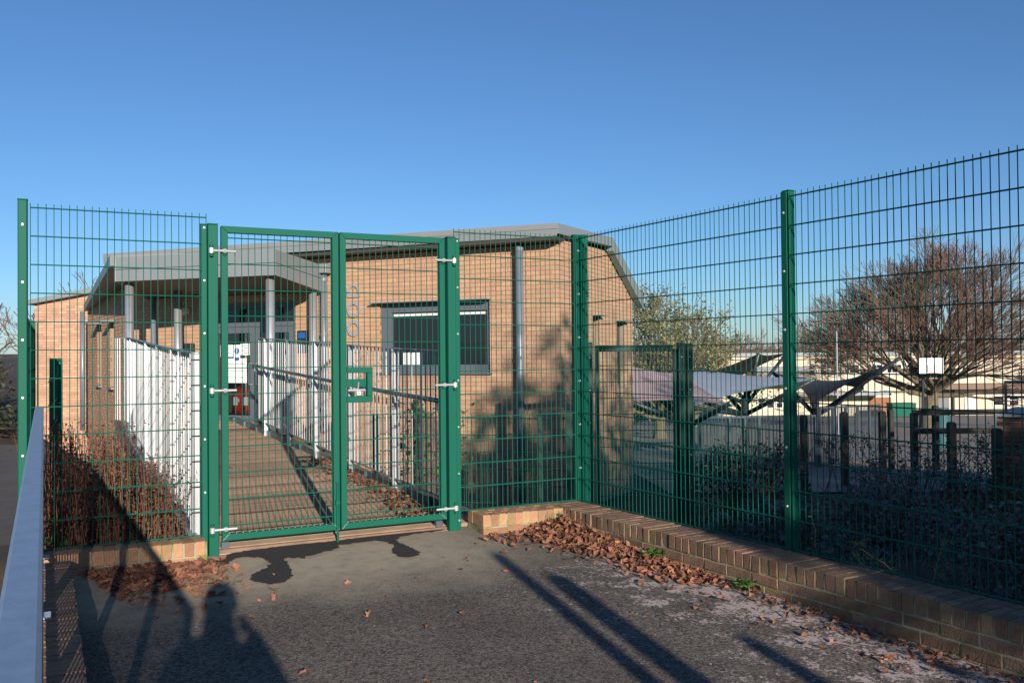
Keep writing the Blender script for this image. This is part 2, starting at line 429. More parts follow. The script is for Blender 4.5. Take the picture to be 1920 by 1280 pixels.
# right hand wall: face looks to the forecourt. local x along VR, local -y = towards forecourt => rotation so that x=VR
wr = C + nR * DEP + VR * -.02
low_wall('retaining_wall', 'long low brown brick retaining wall with brick-on-edge coping under the dark right-hand fence', wr, RZR, 6.3, DEP, .20, -.12, 'brick_brown')
# left hand wall carrying the galvanised railing (face looks right)
RL = Vector((-math.sin(R(27.7)), math.cos(R(27.7)), 0))       # direction of the railing, away from camera
lw_far = Vector((-2.985, 6.02, 0))
low_wall('side_wall', 'low brick wall carrying the galvanised railing, striped by baluster shadows', lw_far + Vector((0, 0, 0)) - RL * 5.2, R(90 + 27.7) , 5.2, .215, .20, -.14, 'brick_brown')
# short tan return walls under the gate-line panels
low_wall('return_wall', 'short tan brick return wall under the fence panel beside dead dock stems', gp(-4.50, -.20), TG, 1.22, .215, .20, .02, 'brick_low')
low_wall('return_wall', 'short tan brick return wall between gate post and the fence corner', gp(-1.09, -.27), TG, .92, DEP, .20, .02, 'brick_low')

# ------------------------------------------------------------------ mesh fencing
def wire_v(L, r=.0031, mat='green_paint'):
    return MB().tube((0, 0, 0), (0, 0, L), r, n=6).mesh('vertical_wire', mat, smooth=False)
def wire_h(L, mat='green_paint', r=.0040):
    m = MB(); m.tube((0, -.0075, 0), (L, -.0075, 0), r, n=6); m.tube((0, .0075, 0), (L, .0075, 0), r, n=6)
    return m.mesh('double_horizontal_wire', mat)
def mesh_panel(name, label, loc, rz, length, zb, rows=12, mat='green_paint', tip=.03, group=None, pitch=.05, rstep=.2, lean=0.0, r=.0031):
    t = thing(name, label, 'fence', (loc[0], loc[1], zb), rz, group)
    H = rows * rstep
    mv = wire_v(H + tip + .01, r, mat); mh = wire_h(length, mat, r * 1.3)
    n = int(round(length / pitch))
    for i in range(n + 1):
        link('vertical_wire', mv, t, (i * pitch * length / (n * pitch), 0, -.01), (rnd.uniform(-.0012, .0012), rnd.uniform(-.0012, .0012), 0))
    for k in range(rows + 1): link('horizontal_wire', mh, t, (0, 0, k * rstep))
    return t
def fence_post(name, label, loc, rz, z0, z1, w=.06, mat='green_paint', bar_side=-1, bolts=True, group=None, bolt_z=None):
    t = thing(name, label, 'post', (loc[0], loc[1], z0), rz, group)
    h = z1 - z0
    part('post_body', MB().box(-w / 2, w / 2, -w / 2, w / 2, 0, h), mat, t, bevel=.004)
    part('post_cap', MB().box(-w / 2 - .002, w / 2 + .002, -w / 2 - .002, w / 2 + .002, h + .001, h + .008), mat, t, bevel=.002)
    y = bar_side * (w / 2 + .016)
    part('clamp_bar', MB().box(-w * .42, w * .42, y - .004, y + .004, .02, h - .004), mat, t, bevel=.002)
    if bolts:
        bm_ = MB().tube((0, 0, 0), (0, bar_side * .007, 0), .0095, .007, n=8).mesh('bolt', 'zinc_bolt')
        for z in (bolt_z or [.1 + .4 * k for k in range(int(h / .4) + 1)]):
            if z < h: link('bolt', bm_, t, (0, y + bar_side * .004, z))
    return t

mesh_panel('mesh_fence_panel', 'narrow green wire mesh panel above tan bricks and dead dock stems', gp(-4.437), TG, 1.175, ZB)
mesh_panel('mesh_fence_panel', 'narrow green wire mesh panel between right gate post and fence corner', gp(-1.222), TG, 1.20, ZB)
RG = 'dark green panels along the retaining wall'
for i, (a, L) in enumerate(((.04, 2.42), (2.53, 2.45), (5.04, 2.45))):
    mesh_panel('mesh_fence_panel', ['dark green wire mesh panel running from fence corner along the retaining wall', 'dark green wire mesh panel past the first intermediate post, before the bare domed tree', 'green wire mesh panel furthest from the fence corner on the retaining wall'][i],
               C + VR * a, RZR, L, ZB, mat='green_paint')
fence_post('fence_post', 'tall green end post where the fence meets the galvanised railing', gp(-4.483, .0), TG, -.02, 2.655, .062)
fence_post('fence_post', 'tall green corner post at the meeting of both fences', gp(.02, .045), TG, .0, 2.645, .06, bar_side=-1)
fence_post('fence_post', 'second corner post facing along the retaining wall', C + VR * .0 + Vector((.07, .03, 0)), RZR, 0, 2.64, .06, bar_side=-1)
for tt, lb in ((2.485, 'dark green intermediate post on the retaining wall fence'), (5.0, 'green post at far end of the retaining wall fence')):
    fence_post('fence_post', lb, C + VR * tt + nR * -.035, RZR, .0, 2.65, .06)
fence_post('fence_post', 'flat bolted green clamp post left of the double gate', gp(-3.277, .03), TG, .03, 2.555, .045)
fence_post('fence_post', 'flat bolted green clamp post right of the double gate', gp(-1.196, .03), TG, .03, 2.55, .045)

# gate posts
for u, lb in ((-3.216, 'square green gate post carrying three hinges beside the tan return wall stub'), (-1.257, 'square green gate post at the lock leaf side near leaf litter')):
    t = thing('gate_post', lb, 'post', gp(u, .0, .02), TG)
    part('post_body', MB().box(-.037, .037, -.037, .037, 0, 2.535), 'green_paint', t, bevel=.005)
    part('post_cap', MB().box(-.039, .039, -.039, .039, 2.536, 2.543), 'green_paint', t, bevel=.002)
    sgn = 1 if u < -2 else -1
    part('keep_bracket', MB().box(.045 * sgn - .03, .045 * sgn + .03, .0, .05, .0, .09), 'blue_grey_steel', t, loc=(.05 * sgn, .05, .02), bevel=.003)

def gate_leaf(label, u0, u1, z0, z1, hinge_left):
    w = u1 - u0; h = z1 - z0; s = .05
    t = thing('gate_leaf', label, 'gate', gp(u0, 0, z0), TG)
    def mitre(pts, nm): part(nm, MB().prism(pts, -.025, .025), 'green_paint', t, bevel=.003)
    mitre([(0, 0), (s, s), (s, h - s), (0, h)], 'stile'); mitre([(w, 0), (w, h), (w - s, h - s), (w - s, s)], 'stile')
    mitre([(.001, h), (s, h - s - .0005), (w - s, h - s - .0005), (w - .001, h)], 'top_rail'); mitre([(.001, 0), (w - .001, 0), (w - s, s + .0005), (s, s + .0005)], 'bottom_rail')
    mv = wire_v(h - 2 * s + .01); mh = wire_h(w - 2 * s + .006)
    n = int((w - 2 * s) / .05)
    off = (w - 2 * s - n * .05) / 2
    for i in range(n + 1):
        if i == 0 and off < .01: continue
        link('vertical_wire', mv, t, (s + off + i * .05, 0, s - .005), (rnd.uniform(-.001, .001), 0, 0))
    zz = .254 + ZB - z0 - .2
    while zz < h - s:
        if zz > s + .01: link('horizontal_wire', mh, t, (s - .003, 0, zz))
        zz += .2
    # weld beads along the bottom rail
    wb = MB().ball((0, 0, 0), .005, 6, 3).mesh('weld_bead', 'zinc_bolt')
    for i in range(n + 1): link('weld_bead', wb, t, (s + off + i * .05, -.008, s + .001))
    # mitre weld seams
    for x, dx in ((0.004, 1), (w - .004, -1)):
        part('weld_seam', MB().bar((x, -.0262, .004), (x + dx * (s - .006), -.0262, s - .002), .003, .002), 'zinc_bolt', t)
    # hinges: eye bolt through the stile
    for zc in (2.355 - z0, 1.295 - z0, .245 - z0):
        sx = 1 if hinge_left else -1
        x = 0 if hinge_left else w
        hb = MB().tube((x - sx * .075, -.052, zc), (x + sx * .105, -.05, zc), .0095, n=8)
        h1 = part('hinge_bolt', hb, 'zinc_bolt', t)
        part('hinge_eye', MB().tube((x - sx * .075, -.052, zc - .022), (x - sx * .075, -.052, zc + .022), .019, n=10), 'zinc_bolt', h1, bevel=.003)
        part('hinge_lug', MB().tube((x - sx * .075, -.052, zc + .024), (x - sx * .075, -.052, zc + .046), .016, n=10), 'green_paint', h1, bevel=.003)
        part('hinge_lug', MB().tube((x - sx * .075, -.052, zc - .046), (x - sx * .075, -.052, zc - .024), .016, n=10), 'green_paint', h1, bevel=.003)
        part('hinge_nut', MB().tube((x + sx * .01, -.051, zc), (x + sx * .034, -.051, zc), .0175, n=6), 'zinc_bolt', h1)
        part('hinge_nut', MB().box(x + sx * .024 - .012, x + sx * .024 + .012, -.04, -.026, zc - .032, zc + .032), 'green_paint', h1, bevel=.003)
    return t, w, h
gl1, w1, h1_ = gate_leaf('green mesh gate leaf with drop bolt, hinged beside the tan return wall stub', -3.155, -2.243, .152, 2.55, True)
part('drop_bolt', MB().tube((w1 - .022, -.036, -.13), (w1 - .022, -.036, .38), .010, n=8), 'green_paint', gl1)
part('drop_bolt_guide', MB().box(w1 - .04, w1 - .004, -.05, -.0255, .2, .24), 'green_paint', gl1, bevel=.003)
gl2, w2, h2_ = gate_leaf('green mesh gate leaf carrying the square lock box frame', -2.231, -1.315, .152, 2.55, False)
lz0, lz1, lx0, lx1 = 1.17 - .152, 1.455 - .152, .051, .268
lb = part('lock_frame', MB().box(lx0, lx1, -.028, .028, lz1 - .045, lz1), 'green_paint', gl2, bevel=.003)
part('lock_frame_side', MB().box(lx0, lx1, -.028, .028, lz0, lz0 + .05), 'green_paint', lb, bevel=.003)
part('lock_frame_side', MB().box(lx1 - .045, lx1 - .0005, -.0275, .0275, lz0 + .0505, lz1 - .0455), 'green_paint', lb, bevel=.003)
part('latch_plate', MB().box(lx0, lx1 - .046, .002, .010, lz0 + .125, lz0 + .19), 'green_paint', lb, bevel=.002)
sb_ = part('slide_bolt', MB().tube((lx0 + .012, -.012, lz0 + .098), (lx1 - .06, -.012, lz0 + .098), .0115, n=8), 'zinc', gl2)
part('bolt_handle', MB().tube((lx0 + .095, -.012, lz0 + .098), (lx0 + .095, -.035, lz0 + .165), .006, n=8), 'zinc_bolt', sb_)
part('padlock', MB().box(lx0 + .075, lx0 + .118, -.04, -.016, lz0 + .055, lz0 + .095), 'zinc', sb_, bevel=.004)
for zc in (.72, .38):
    part('strike_ring', MB().path([(.06 + .016 * math.cos(a), -.01, zc + .018 * math.sin(a)) for a in [k * math.pi / 5 for k in range(11)]], .004, 6), 'green_paint', gl2)

# ------------------------------------------------------------------ galvanised railing on the side wall (passes just beside the viewpoint)
rl_rot = R(90 + 27.7)
rail_far = Vector((-3.235, 6.10, 0)); RLEN = 5.95
t = thing('side_railing', 'blue-grey galvanised box rail with thin balusters standing on the side wall', 'railing', (rail_far.x, rail_far.y, 0), rl_rot + math.pi)
# local +x runs from the fence end back towards the viewpoint
part('top_rail', MB().box(-.02, RLEN, -.026, .026, 1.182, 1.222), 'galv_rail', t, bevel=.006)
part('bottom_rail', MB().box(0, RLEN, -.02, .02, .275, .300), 'galv_rail', t, bevel=.003)
bal = MB().box(-.006, .006, -.006, .006, 0, .8805).mesh('baluster', 'galv_rail')
x = .12
while x < RLEN - .05:
    link('baluster', bal, t, (x, 0, .301)); x += .1
pm = MB().box(-.025, .025, -.025, .025, 0, .979).mesh('rail_post', 'galv_rail', bevel=.003)
bpm = MB().box(-.06, .06, -.06, .06, 0, .010).mesh('base_plate', 'zinc_bolt', bevel=.002)
for x in (.06, 1.62, 3.05, 4.55, 5.9):
    p = link('rail_post', pm, t, (x, 0, .2025)); link('base_plate', bpm, p, (0, 0, .0005))

# ------------------------------------------------------------------ boardwalk behind the gate
DL0, DL1 = -3.33, -1.02               # left and right edges along the gate line
DK = 11.2
SKEW = .033                            # the right edge closes in slightly towards the door
def deck_z(n): return .085 + .235 * sstep(0, 10.5, n) * .55 + .235 * min(1, max(0, n) / 10.5) * .45
t = thing('boardwalk', 'weathered brown plank boardwalk ramp leading from gate to school door', 'boardwalk', gp(0, 0, 0), TG)
pmz = [MB().box(DL0 + .16, DL1 - .02, 0, .139, -.03, 0) for _ in range(3)]
pls = []
for k in range(3):
    m = MB()
    # ribbed grip board
    prof = []
    nrib = 6
    for i in range(nrib):
        a = .139 * i / nrib
        prof += [(a + .002, 0), (a + .016, 0), (a + .018, -.005), (a + .0215, -.005)]
    poly = [(y, z) for y, z in prof] + [(.139, 0), (.139, -.03), (0, -.03)]
    n_ = len(poly); xa, xb = DL0 + .02, DL1 - .02
    m.v = [(xa, y, z) for y, z in poly] + [(xb, y, z) for y, z in poly]
    m.f = [tuple(range(n_)), tuple(reversed(range(n_, 2 * n_)))] + [(i, (i + 1) % n_, n_ + (i + 1) % n_, n_ + i) for i in range(n_)]
    pls.append(m.mesh('plank', 'plank'))
n = .075; k = 0
while n < DK:
    z = deck_z(n); sl_ = math.atan2(deck_z(n + .14) - z, .14)
    link('plank', pls[k % 3], t, (rnd.uniform(-.006, .006), n, z + rnd.uniform(-.002, .002)), (sl_, 0, rnd.uniform(-.002, .002)))
    n += .145; k += 1
part('threshold_board', MB().box(DL0 + .15, DL1 - .17, .03, .068, -.06, .078), 'plank', t, bevel=.004)
part('threshold_strip', MB().box(DL0 + .15, DL1 - .17, .0, .028, -.06, .052), 'sill_stone', t, bevel=.003)
for xo, nm in ((DL0 - .005, 'edge_kerb'), (DL1 + .005, 'edge_kerb')):
    m = MB()
    for i in range(12):
        a, b = .09 + i * (DK - .1) / 12, .09 + (i + 1) * (DK - .1) / 12
        xx = xo - (SKEW * a if xo > -2 else 0)
        m.hexa([(xx - .035, a, deck_z(a) - .20), (xx + .035, a, deck_z(a) - .20), (xx + .035, b, deck_z(b) - .20), (xx - .035, b, deck_z(b) - .20),
                (xx - .035, a, deck_z(a) + .085), (xx + .035, a, deck_z(a) + .085), (xx + .035, b, deck_z(b) + .085), (xx - .035, b, deck_z(b) + .085)])
    part(nm, m, 'blue_grey_steel', t)
def barrier(label, u, n0, n1, side, ret=0):
    t = thing('ramp_barrier', label, 'railing', gp(u, 0, 0), TG + (SKEW if side > 0 else 0), 'steel barriers along the boardwalk')
    Hb = 1.49
    def deck_z(q, f=globals()['deck_z']): return f(q) + .011 * q
    m = MB(); N_ = 14
    for i in range(N_):
        a, b = n0 + (n1 - n0) * i / N_, n0 + (n1 - n0) * (i + 1) / N_
        m.bar((0, a, deck_z(a) + Hb), (0, b, deck_z(b) + Hb), .05, .010)
    part('top_rail', m, 'galv_bar', t)
    m = MB()
    for i in range(N_):
        a, b = n0 + (n1 - n0) * i / N_, n0 + (n1 - n0) * (i + 1) / N_
        m.bar((0, a, deck_z(a) + .12), (0, b, deck_z(b) + .12), .03, .010)
    part('bottom_rail', m, 'galv_bar', t)
    bm_ = MB().box(-.006, .006, -.006, .006, 0, Hb - .13).mesh('flat_bar', 'galv_bar')
    x = n0 + .1; i = 0
    while x < n1 - .03:
        if i % (12 if side > 0 else 9): link('flat_bar', bm_, t, (0, x, deck_z(x) + .126))
        else:
            link('barrier_post', MB().box(-.03, .03, -.006, .006, -1.0 if x > 2 else -.45, Hb - .007).mesh('barrier_post', 'galv_bar'), t, (0, x, deck_z(x)))
        x += .12 if side > 0 else .165; i += 1
    link('end_post', MB().box(-.03, .03, -.03, .03, -.3, Hb - .007).mesh('end_post', 'blue_grey_steel' if side > 0 else 'galv_bar', bevel=.003), t, (0, n0, deck_z(n0)))
    hx = -.075 * side; zh = 1.03
    pts = [(hx, n0 - .02, deck_z(n0) + zh - .13), (hx, n0 - .06, deck_z(n0) + zh - .03)] + [(hx, n0 + (n1 - n0) * i / 8, deck_z(n0 + (n1 - n0) * i / 8) + zh) for i in range(9)]
    hr = part('handrail', MB().path(pts, .023, 8), 'blue_grey_steel', t, smooth=True)
    for i in range(8):
        y = n0 + .25 + i * (n1 - n0 - .4) / 7
        part('handrail_bracket', MB().path([(hx, y, deck_z(y) + zh - .02), (hx, y, deck_z(y) + zh - .09), (0, y, deck_z(y) + zh - .10)], .007, 6), 'zinc', hr)
    if ret:
        part('return_rail', MB().bar((0, n1, deck_z(n1) + Hb), (-ret, n1 + .3, deck_z(n1) + Hb), .05, .010), 'galv_bar', t)
        for i in range(1, 6):
            q = i / 6; link('flat_bar', bm_, t, (-ret * q, n1 + .3 * q, deck_z(n1) + .126))
    return t
barrier('galvanised flat-bar barrier rising behind the dead dock stems', DL0 + .03, .35, 8.9, -1, ret=.2)
barrier('galvanised flat-bar barrier with dark handrail in front of the lettered brick wall', DL1 - .03, .35, 8.25, 1)

# ------------------------------------------------------------------ school building
BA = R(25)
K = Vector((.744, 14.22, 0))
# local frame: x runs left along the front wall (D), y runs into the building, origin at the right corner, z from eye ground
BZ = math.pi - BA
bld = thing('school_building', 'single-storey buff brick school building with grey roof edge and entrance canopy', 'building', K, math.pi - BA)
# local x = D=(-cos,sin). local y = rot90(D) = (-sin,-cos) -> points to camera, so "into the building" is -y
FL = 9.55; ZT = 3.315; ZBASE = -1.0
WIN = (1.225, 3.375, 1.255, 2.455)      # window opening x0,x1,z0,z1
DOOR = (5.22, 7.35, .30, 2.56)
SX = 3.95                                # depth of right end wall
def in_open(x0, x1, z0, z1, opens):
    return any(x1 > a + .01 and x0 < b - .01 and z1 > c + .01 and z0 < d - .01 for a, b, c, d in opens)
def clip_iv(x0, x1, z0, z1, opens):
    iv = [(x0, x1)]
    for a, b, c, d in opens:
        if z1 > c + .02 and z0 < d - .02:
            nv = []
            for p, q in iv:
                if q <= a or p >= b: nv.append((p, q)); continue
                if p < a: nv.append((p, a))
                if q > b: nv.append((b, q))
            iv = nv
    return [(p, q) for p, q in iv if q - p > .02]
def brick_rects(L, z0, ztop_fn, opens=()):
    out = []; k = 0; z = z0
    while z < 4:
        x = -.1125 * (k % 2)
        while x < L:
            a, b = max(0, x), min(L, x + .215)
            if b - a > .02:
                zt = min(z + .065, ztop_fn((a + b) / 2))
                if zt - z > .02:
                    for p, q in clip_iv(a, b, z, zt, opens): out.append((p, q, z, zt))
            x += .225
        z += .075; k += 1
    return out
opens_f = [WIN, DOOR]
rects = brick_rects(FL, ZBASE, lambda x: ZT, opens_f)
full = [r for r in rects if abs(r[1] - r[0] - .215) < 1e-4 and abs(r[3] - r[2] - .065) < 1e-4 and r[2] > .95 and r[0] > .1]
full.sort(key=lambda r: r[0] + .001 * r[2])
single = set(full[:300])
bmesh_b = [brick_mesh('brick', .215, .10, .065, 'brick_buff', 60 + i, .0012) for i in range(6)]
for r in single: link('brick', rnd.choice(bmesh_b), bld, (r[0] + rnd.uniform(-.0015, .0015), -.10 + rnd.uniform(-.002, .002), r[2]))
def bricks_joined(rs, mat, parent, xf, name='brickwork'):
    m = MB()
    for a, b, c, d in rs:
        j = rnd.uniform(-.002, .002); q = [xf(a, j, c), xf(b, j, c), xf(b, j, d), xf(a, j, d)]; w = [xf(a, j - .03, c), xf(b, j - .03, c), xf(b, j - .03, d), xf(a, j - .03, d)]
        i = len(m.v); m.v += q + w
        for f in ((0, 1, 2, 3), (0, 4, 5, 1), (1, 5, 6, 2), (2, 6, 7, 3), (3, 7, 4, 0)): m.f.append(tuple(i + k for k in f))
    return part(name, m, mat, parent, kind='stuff')
bricks_joined([r for r in rects if r not in single], 'brick_buff_far', bld, lambda a, y, c: (a, y, c))
# mortar core of the front wall, built round the openings
def core(rects_, mat, parent, xf, th=.25, name='wall'):
    m = MB()
    for a, b, c, d in rects_: m.hexa([xf(a, -th, c), xf(b, -th, c), xf(b, -.007, c), xf(a, -.007, c), xf(a, -th, d), xf(b, -th, d), xf(b, -.007, d), xf(a, -.007, d)])
    return part(name, m, mat, parent)
xs_ = [0.008, WIN[0], WIN[1], DOOR[0], DOOR[1], FL]
core([(xs_[0], xs_[1], -1.6, ZT), (xs_[1], xs_[2], -1.6, WIN[2]), (xs_[1], xs_[2], WIN[3], ZT), (xs_[2], xs_[3], -1.6, ZT), (xs_[3], xs_[4], -1.6, DOOR[2]), (xs_[3], xs_[4], DOOR[3], ZT), (xs_[4], xs_[5], -1.6, ZT)], 'mortar', bld, lambda a, y, c: (a, y, c))
# right end wall: local coordinate s runs back from the corner -> building local -y
def side_top(s): return 3.43 if s < 2.3 else 3.43 - (s - 2.3) * .50
SWIN = [(1.62, 1.98, .9, 2.22), (2.95, 3.42, .9, 2.16)]
rs = brick_rects(SX, ZBASE, side_top, SWIN)
bricks_joined(rs, 'brick_buff_far', bld, lambda a, y, c: (-y, -a, c))
def side_core(a, y, c): return (-y + .0, -a, c)
m = MB()
def side_poly(pts, x0, x1):
    i = len(m.v); n_ = len(pts)
    m.v.extend([(x0, -s, z) for s, z in pts] + [(x1, -s, z) for s, z in pts])
    m.f.append(tuple(i + k for k in range(n_))); m.f.append(tuple(i + n_ + k for k in reversed(range(n_))))
    for k in range(n_): j = (k + 1) % n_; m.f.append((i + k, i + j, i + n_ + j, i + n_ + k))
cuts = [0.02, 1.62, 1.98, 2.3, 2.95, 3.42, SX]
for a, b in zip(cuts[:-1], cuts[1:]):
    w = [q for q in SWIN if abs(q[0] - a) < .01]
    if w:
        side_poly([(a, -1.6), (b, -1.6), (b, w[0][2]), (a, w[0][2])], .007, .24)
        side_poly([(a, w[0][3]), (b, w[0][3]), (b, side_top(b)), (a, side_top(a))], .007, .24)
    else: side_poly([(a, -1.6), (b, -1.6), (b, side_top(b)), (a, side_top(a))], .007, .24)
part('wall', m, 'mortar', bld)
for a, b, c, d in SWIN:
    w = part('window', MB().box(.11, .15, -b, -a, c, d), 'frame_grey', bld)
    part('pane', MB().box(.100, .109, -b + .05, -a - .05, c + .05, d - .05), 'glass_dark', w)
    part('window_hood', MB().box(-.16, .1, -b - .02, -a + .02, d + .001, d + .016), 'fascia_grey', w)
# louvre vent
v = part('vent', MB().box(-.02, .0, -1.36, -1.13, 2.50, 2.86), 'fascia_grey', bld)
for k in range(6): part('louvre', MB().bar((-.026, -1.35, 2.54 + k * .055), (-.026, -1.14, 2.54 + k * .055), .03, .008, up=(1, 0, 1)), 'glass_dark', v)

# roof, fascia, soffit
OV = .32
m = MB()
prof = [(0, 3.56), (2.3, 3.66), (4.15, 2.78)]
roof_l = FL + .25
# roof sheet above the front, slightly falling back
m.hexa([(-.12, OV, 3.55), (roof_l, OV, 3.62), (roof_l, -6.5, 3.50), (-.12, -2.3, 3.62), (-.12, OV, 3.585), (roof_l, OV, 3.655), (roof_l, -6.5, 3.535), (-.12, -2.3, 3.655)])
roof = part('roof', m, 'roof_grey', bld)
m = MB(); m.hexa([(-.12, OV + .012, 3.39), (roof_l, OV + .012, 3.45), (roof_l, OV, 3.45), (-.12, OV, 3.39), (-.12, OV + .012, 3.50), (roof_l, OV + .012, 3.57), (roof_l, OV, 3.57), (-.12, OV, 3.50)])
part('fascia', m, 'fascia_grey', roof)
m = MB(); m.hexa([(-.125, OV + .022, 3.503), (roof_l, OV + .022, 3.573), (roof_l, OV, 3.573), (-.125, OV, 3.503), (-.125, OV + .018, 3.59), (roof_l, OV + .018, 3.66), (roof_l, OV, 3.66), (-.125, OV, 3.59)])
part('roof_edge', m, 'roof_grey', roof)
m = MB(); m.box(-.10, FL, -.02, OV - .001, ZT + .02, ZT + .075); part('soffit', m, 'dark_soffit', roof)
# right gable edge: level part then falling verge
m = MB()
def verge(s0, z0, s1, z1, h=.16):
    m.hexa([(-.145, -s0, z0 - h), (-.02, -s0, z0 - h), (-.02, -s1, z1 - h), (-.145, -s1, z1 - h), (-.145, -s0, z0), (-.02, -s0, z0), (-.02, -s1, z1), (-.145, -s1, z1)])
verge(-OV, 3.585, 2.34, 3.665); verge(2.34, 3.665, 4.2, 2.70, .24)
part('verge', m, 'fascia_grey', roof)
m = MB(); m.hexa([(-.12, -2.34, 3.56), (6, -2.34, 3.56), (6, -4.2, 2.6), (-.12, -4.2, 2.6), (-.12, -2.34, 3.63), (6, -2.34, 3.63), (6, -4.2, 2.67), (-.12, -4.2, 2.67)])
part('roof_slope', m, 'roof_grey', roof)

# main window
a, b, c, d = WIN
wf = part('window', MB().box(a + .001, a + .075, -.155, -.06, c + .001, d - .001), 'frame_grey', bld)
part('frame', MB().box(b - .20, b - .001, -.150, -.05, c + .001, d - .001), 'frame_grey', wf)
part('frame', MB().box(a + .076, b - .201, -.155, -.06, c + .001, c + .13), 'frame_grey', wf)
part('frame', MB().box(a + .076, b - .201, -.155, -.06, d - .16, d - .001), 'frame_grey', wf)
part('mullion', MB().box(2.06, 2.16, -.150, -.055, c + .131, d - .161), 'frame_grey', wf)
for p0, p1 in ((a + .076, 2.059), (2.161, b - .201)):
    part('pane', MB().box(p0, p1, -.130, -.122, c + .131, d - .161), 'glass_dark', wf)
    part('blind_rail', MB().box(p0 + .02, p1 - .02, -.119, -.105, d - .225, d - .185), 'white_paint', wf)
part('window_hood', MB().box(a - .03, b + .12, -.05, .17, d + .002, d + .022), 'fascia_grey', wf)
part('sill', MB().box(a - .04, b + .04, -.15, .05, c - .035, c - .001), 'frame_grey', wf)
part('box', MB().box(2.62, 2.95, -.104, -.05, c + .132, c + .34), 'paper', wf)
part('room_dark', MB().box(a, b, -.245, -.235, c, d), 'black_plastic', wf)

# downpipes and hopper
def pipe(x, z0, z1, r=.055, y=.10, mat='blue_grey_pipe'):
    p = part('downpipe', MB().tube((x, y, z0), (x, y, z1), r, n=12), mat, bld, smooth=True)
    for z in (z1 - .12, (z0 + z1) / 2 + .3, z0 + .4): part('pipe_collar', MB().tube((x, y, z), (x, y, z + .05), r + .007, n=12), mat, p)
    return p
material('blue_grey_pipe', (0.17, 0.20, 0.235), rough=.4, metal=.2, var=.12, scale=8)
pipe(.62, -1.0, 3.34, .062, y=.12)
hp = pipe(4.50, .2, 3.02, .06)
part('hopper', MB().box(4.36, 4.66, .02, .24, 3.03, 3.20), 'fascia_grey', hp, bevel=.01)
# vertical lettering, reading upwards
TXT = 'STROOD'
for i, ch in enumerate(TXT):
    cu = bpy.data.curves.new('letter', 'FONT'); cu.body = ch; cu.size = .37; cu.extrude = .012; cu.align_x = 'CENTER'; cu.offset = .008
    tmp = bpy.data.objects.new('tmp', cu); COL.objects.link(tmp)
    dg = bpy.context.evaluated_depsgraph_get(); me = bpy.data.meshes.new_from_object(tmp.evaluated_get(dg))
    bpy.data.objects.remove(tmp); me.materials.clear(); me.materials.append(MATS['letter_grey'])
    o = link('letter', me, bld)
    # viewer's right is local -x, up is z; the letters are turned a quarter so that their top points to the viewer's left
    z = 1.03 + i * .335
    rx = Vector((0, 0, 1)); ry = Vector((1, 0, 0)); rz_ = rx.cross(ry)
    MM = Matrix((rx, ry, rz_)).transposed().to_4x4(); MM.translation = Vector((3.79, .022, z))
    o.matrix_local = MM
# door set
a, b, c, d = DOOR
df = part('door_frame', MB().box(a, a + .07, -.14, -.03, c, d), 'frame_grey', bld)
part('frame', MB().box(b - .07, b, -.14, -.03, c, d), 'frame_grey', df)
part('frame', MB().box(a + .071, b - .071, -.14, -.03, d - .10, d), 'frame_grey', df)
part('frame', MB().box(a + .071, b - .071, -.14, -.03, 2.12, 2.20), 'frame_grey', df)
part('transom_pane', MB().box(a + .071, b - .071, -.10, -.09, 2.201, d - .101), 'glass_dark', df)
part('door_sill', MB().box(a - .1, b + .6, -.10, .30, c - .16, c - .015), 'sill_stone', df)
def door_leaf(x0, x1, handle_x):
    dl = part('door', MB().box(x0, x0 + .12, -.12, -.05, c, 2.118), 'frame_grey', bld)
    part('stile', MB().box(x1 - .12, x1, -.12, -.05, c, 2.118), 'frame_grey', dl)
    part('rail', MB().box(x0 + .121, x1 - .121, -.12, -.05, c, c + .13), 'frame_grey', dl)
    part('rail', MB().box(x0 + .121, x1 - .121, -.12, -.05, 2.0, 2.118), 'frame_grey', dl)
    part('pane', MB().box(x0 + .121, x1 - .121, -.09, -.082, c + .131, 1.999), 'glass_clear', dl)
    part('pull_handle', MB().path([(handle_x, -.05, 1.02), (handle_x, .02, 1.02), (handle_x, .02, 1.42), (handle_x, -.05, 1.42)], .012, 8), 'zinc', dl)
    return dl
g = bpy.data.materials.new('glass_clear'); g.use_nodes = True
gn = g.node_tree; gn.nodes.remove(gn.nodes['Principled BSDF'])
g1 = gn.nodes.new('ShaderNodeBsdfTransparent'); g1.inputs[0].default_value = (.75, .8, .8, 1); g2 = gn.nodes.new('ShaderNodeBsdfGlossy'); g2.inputs['Roughness'].default_value = .03
g3 = gn.nodes.new('ShaderNodeMixShader'); g3.inputs[0].default_value = .10
gn.links.new(g1.outputs[0], g3.inputs[1]); gn.links.new(g2.outputs[0], g3.inputs[2]); gn.links.new(g3.outputs[0], gn.nodes['Material Output'].inputs[0])
MATS['glass_clear'] = g
d1 = door_leaf(a + .075, 6.22, 6.14); d2 = door_leaf(6.225, b - .075, 6.31)
def poster(x0, x1, z0, z1, par, lines=4):
    p = part('poster', MB().box(x0, x1, -.080, -.076, z0, z1), 'paper', par)
    for k in range(lines):
        z = z1 - (k + .8) * (z1 - z0) / (lines + .6)
        part('printed_line', MB().box(x0 + .03, x1 - .03 - .05 * (k % 2), -.0758, -.0745, z - .006, z + .006), 'ink', p)
poster(6.78, 7.10, 1.55, 1.78, d2, 2); poster(6.36, 6.60, 1.58, 1.80, d2); poster(5.80, 6.02, 1.58, 1.80, d1, 5)
poster(6.45, 6.98, 1.05, 1.52, d2, 3)
sg = part('mandatory_sign', MB().box(6.61, 6.76, -.080, -.075, 1.44, 1.78), 'paper', d2)
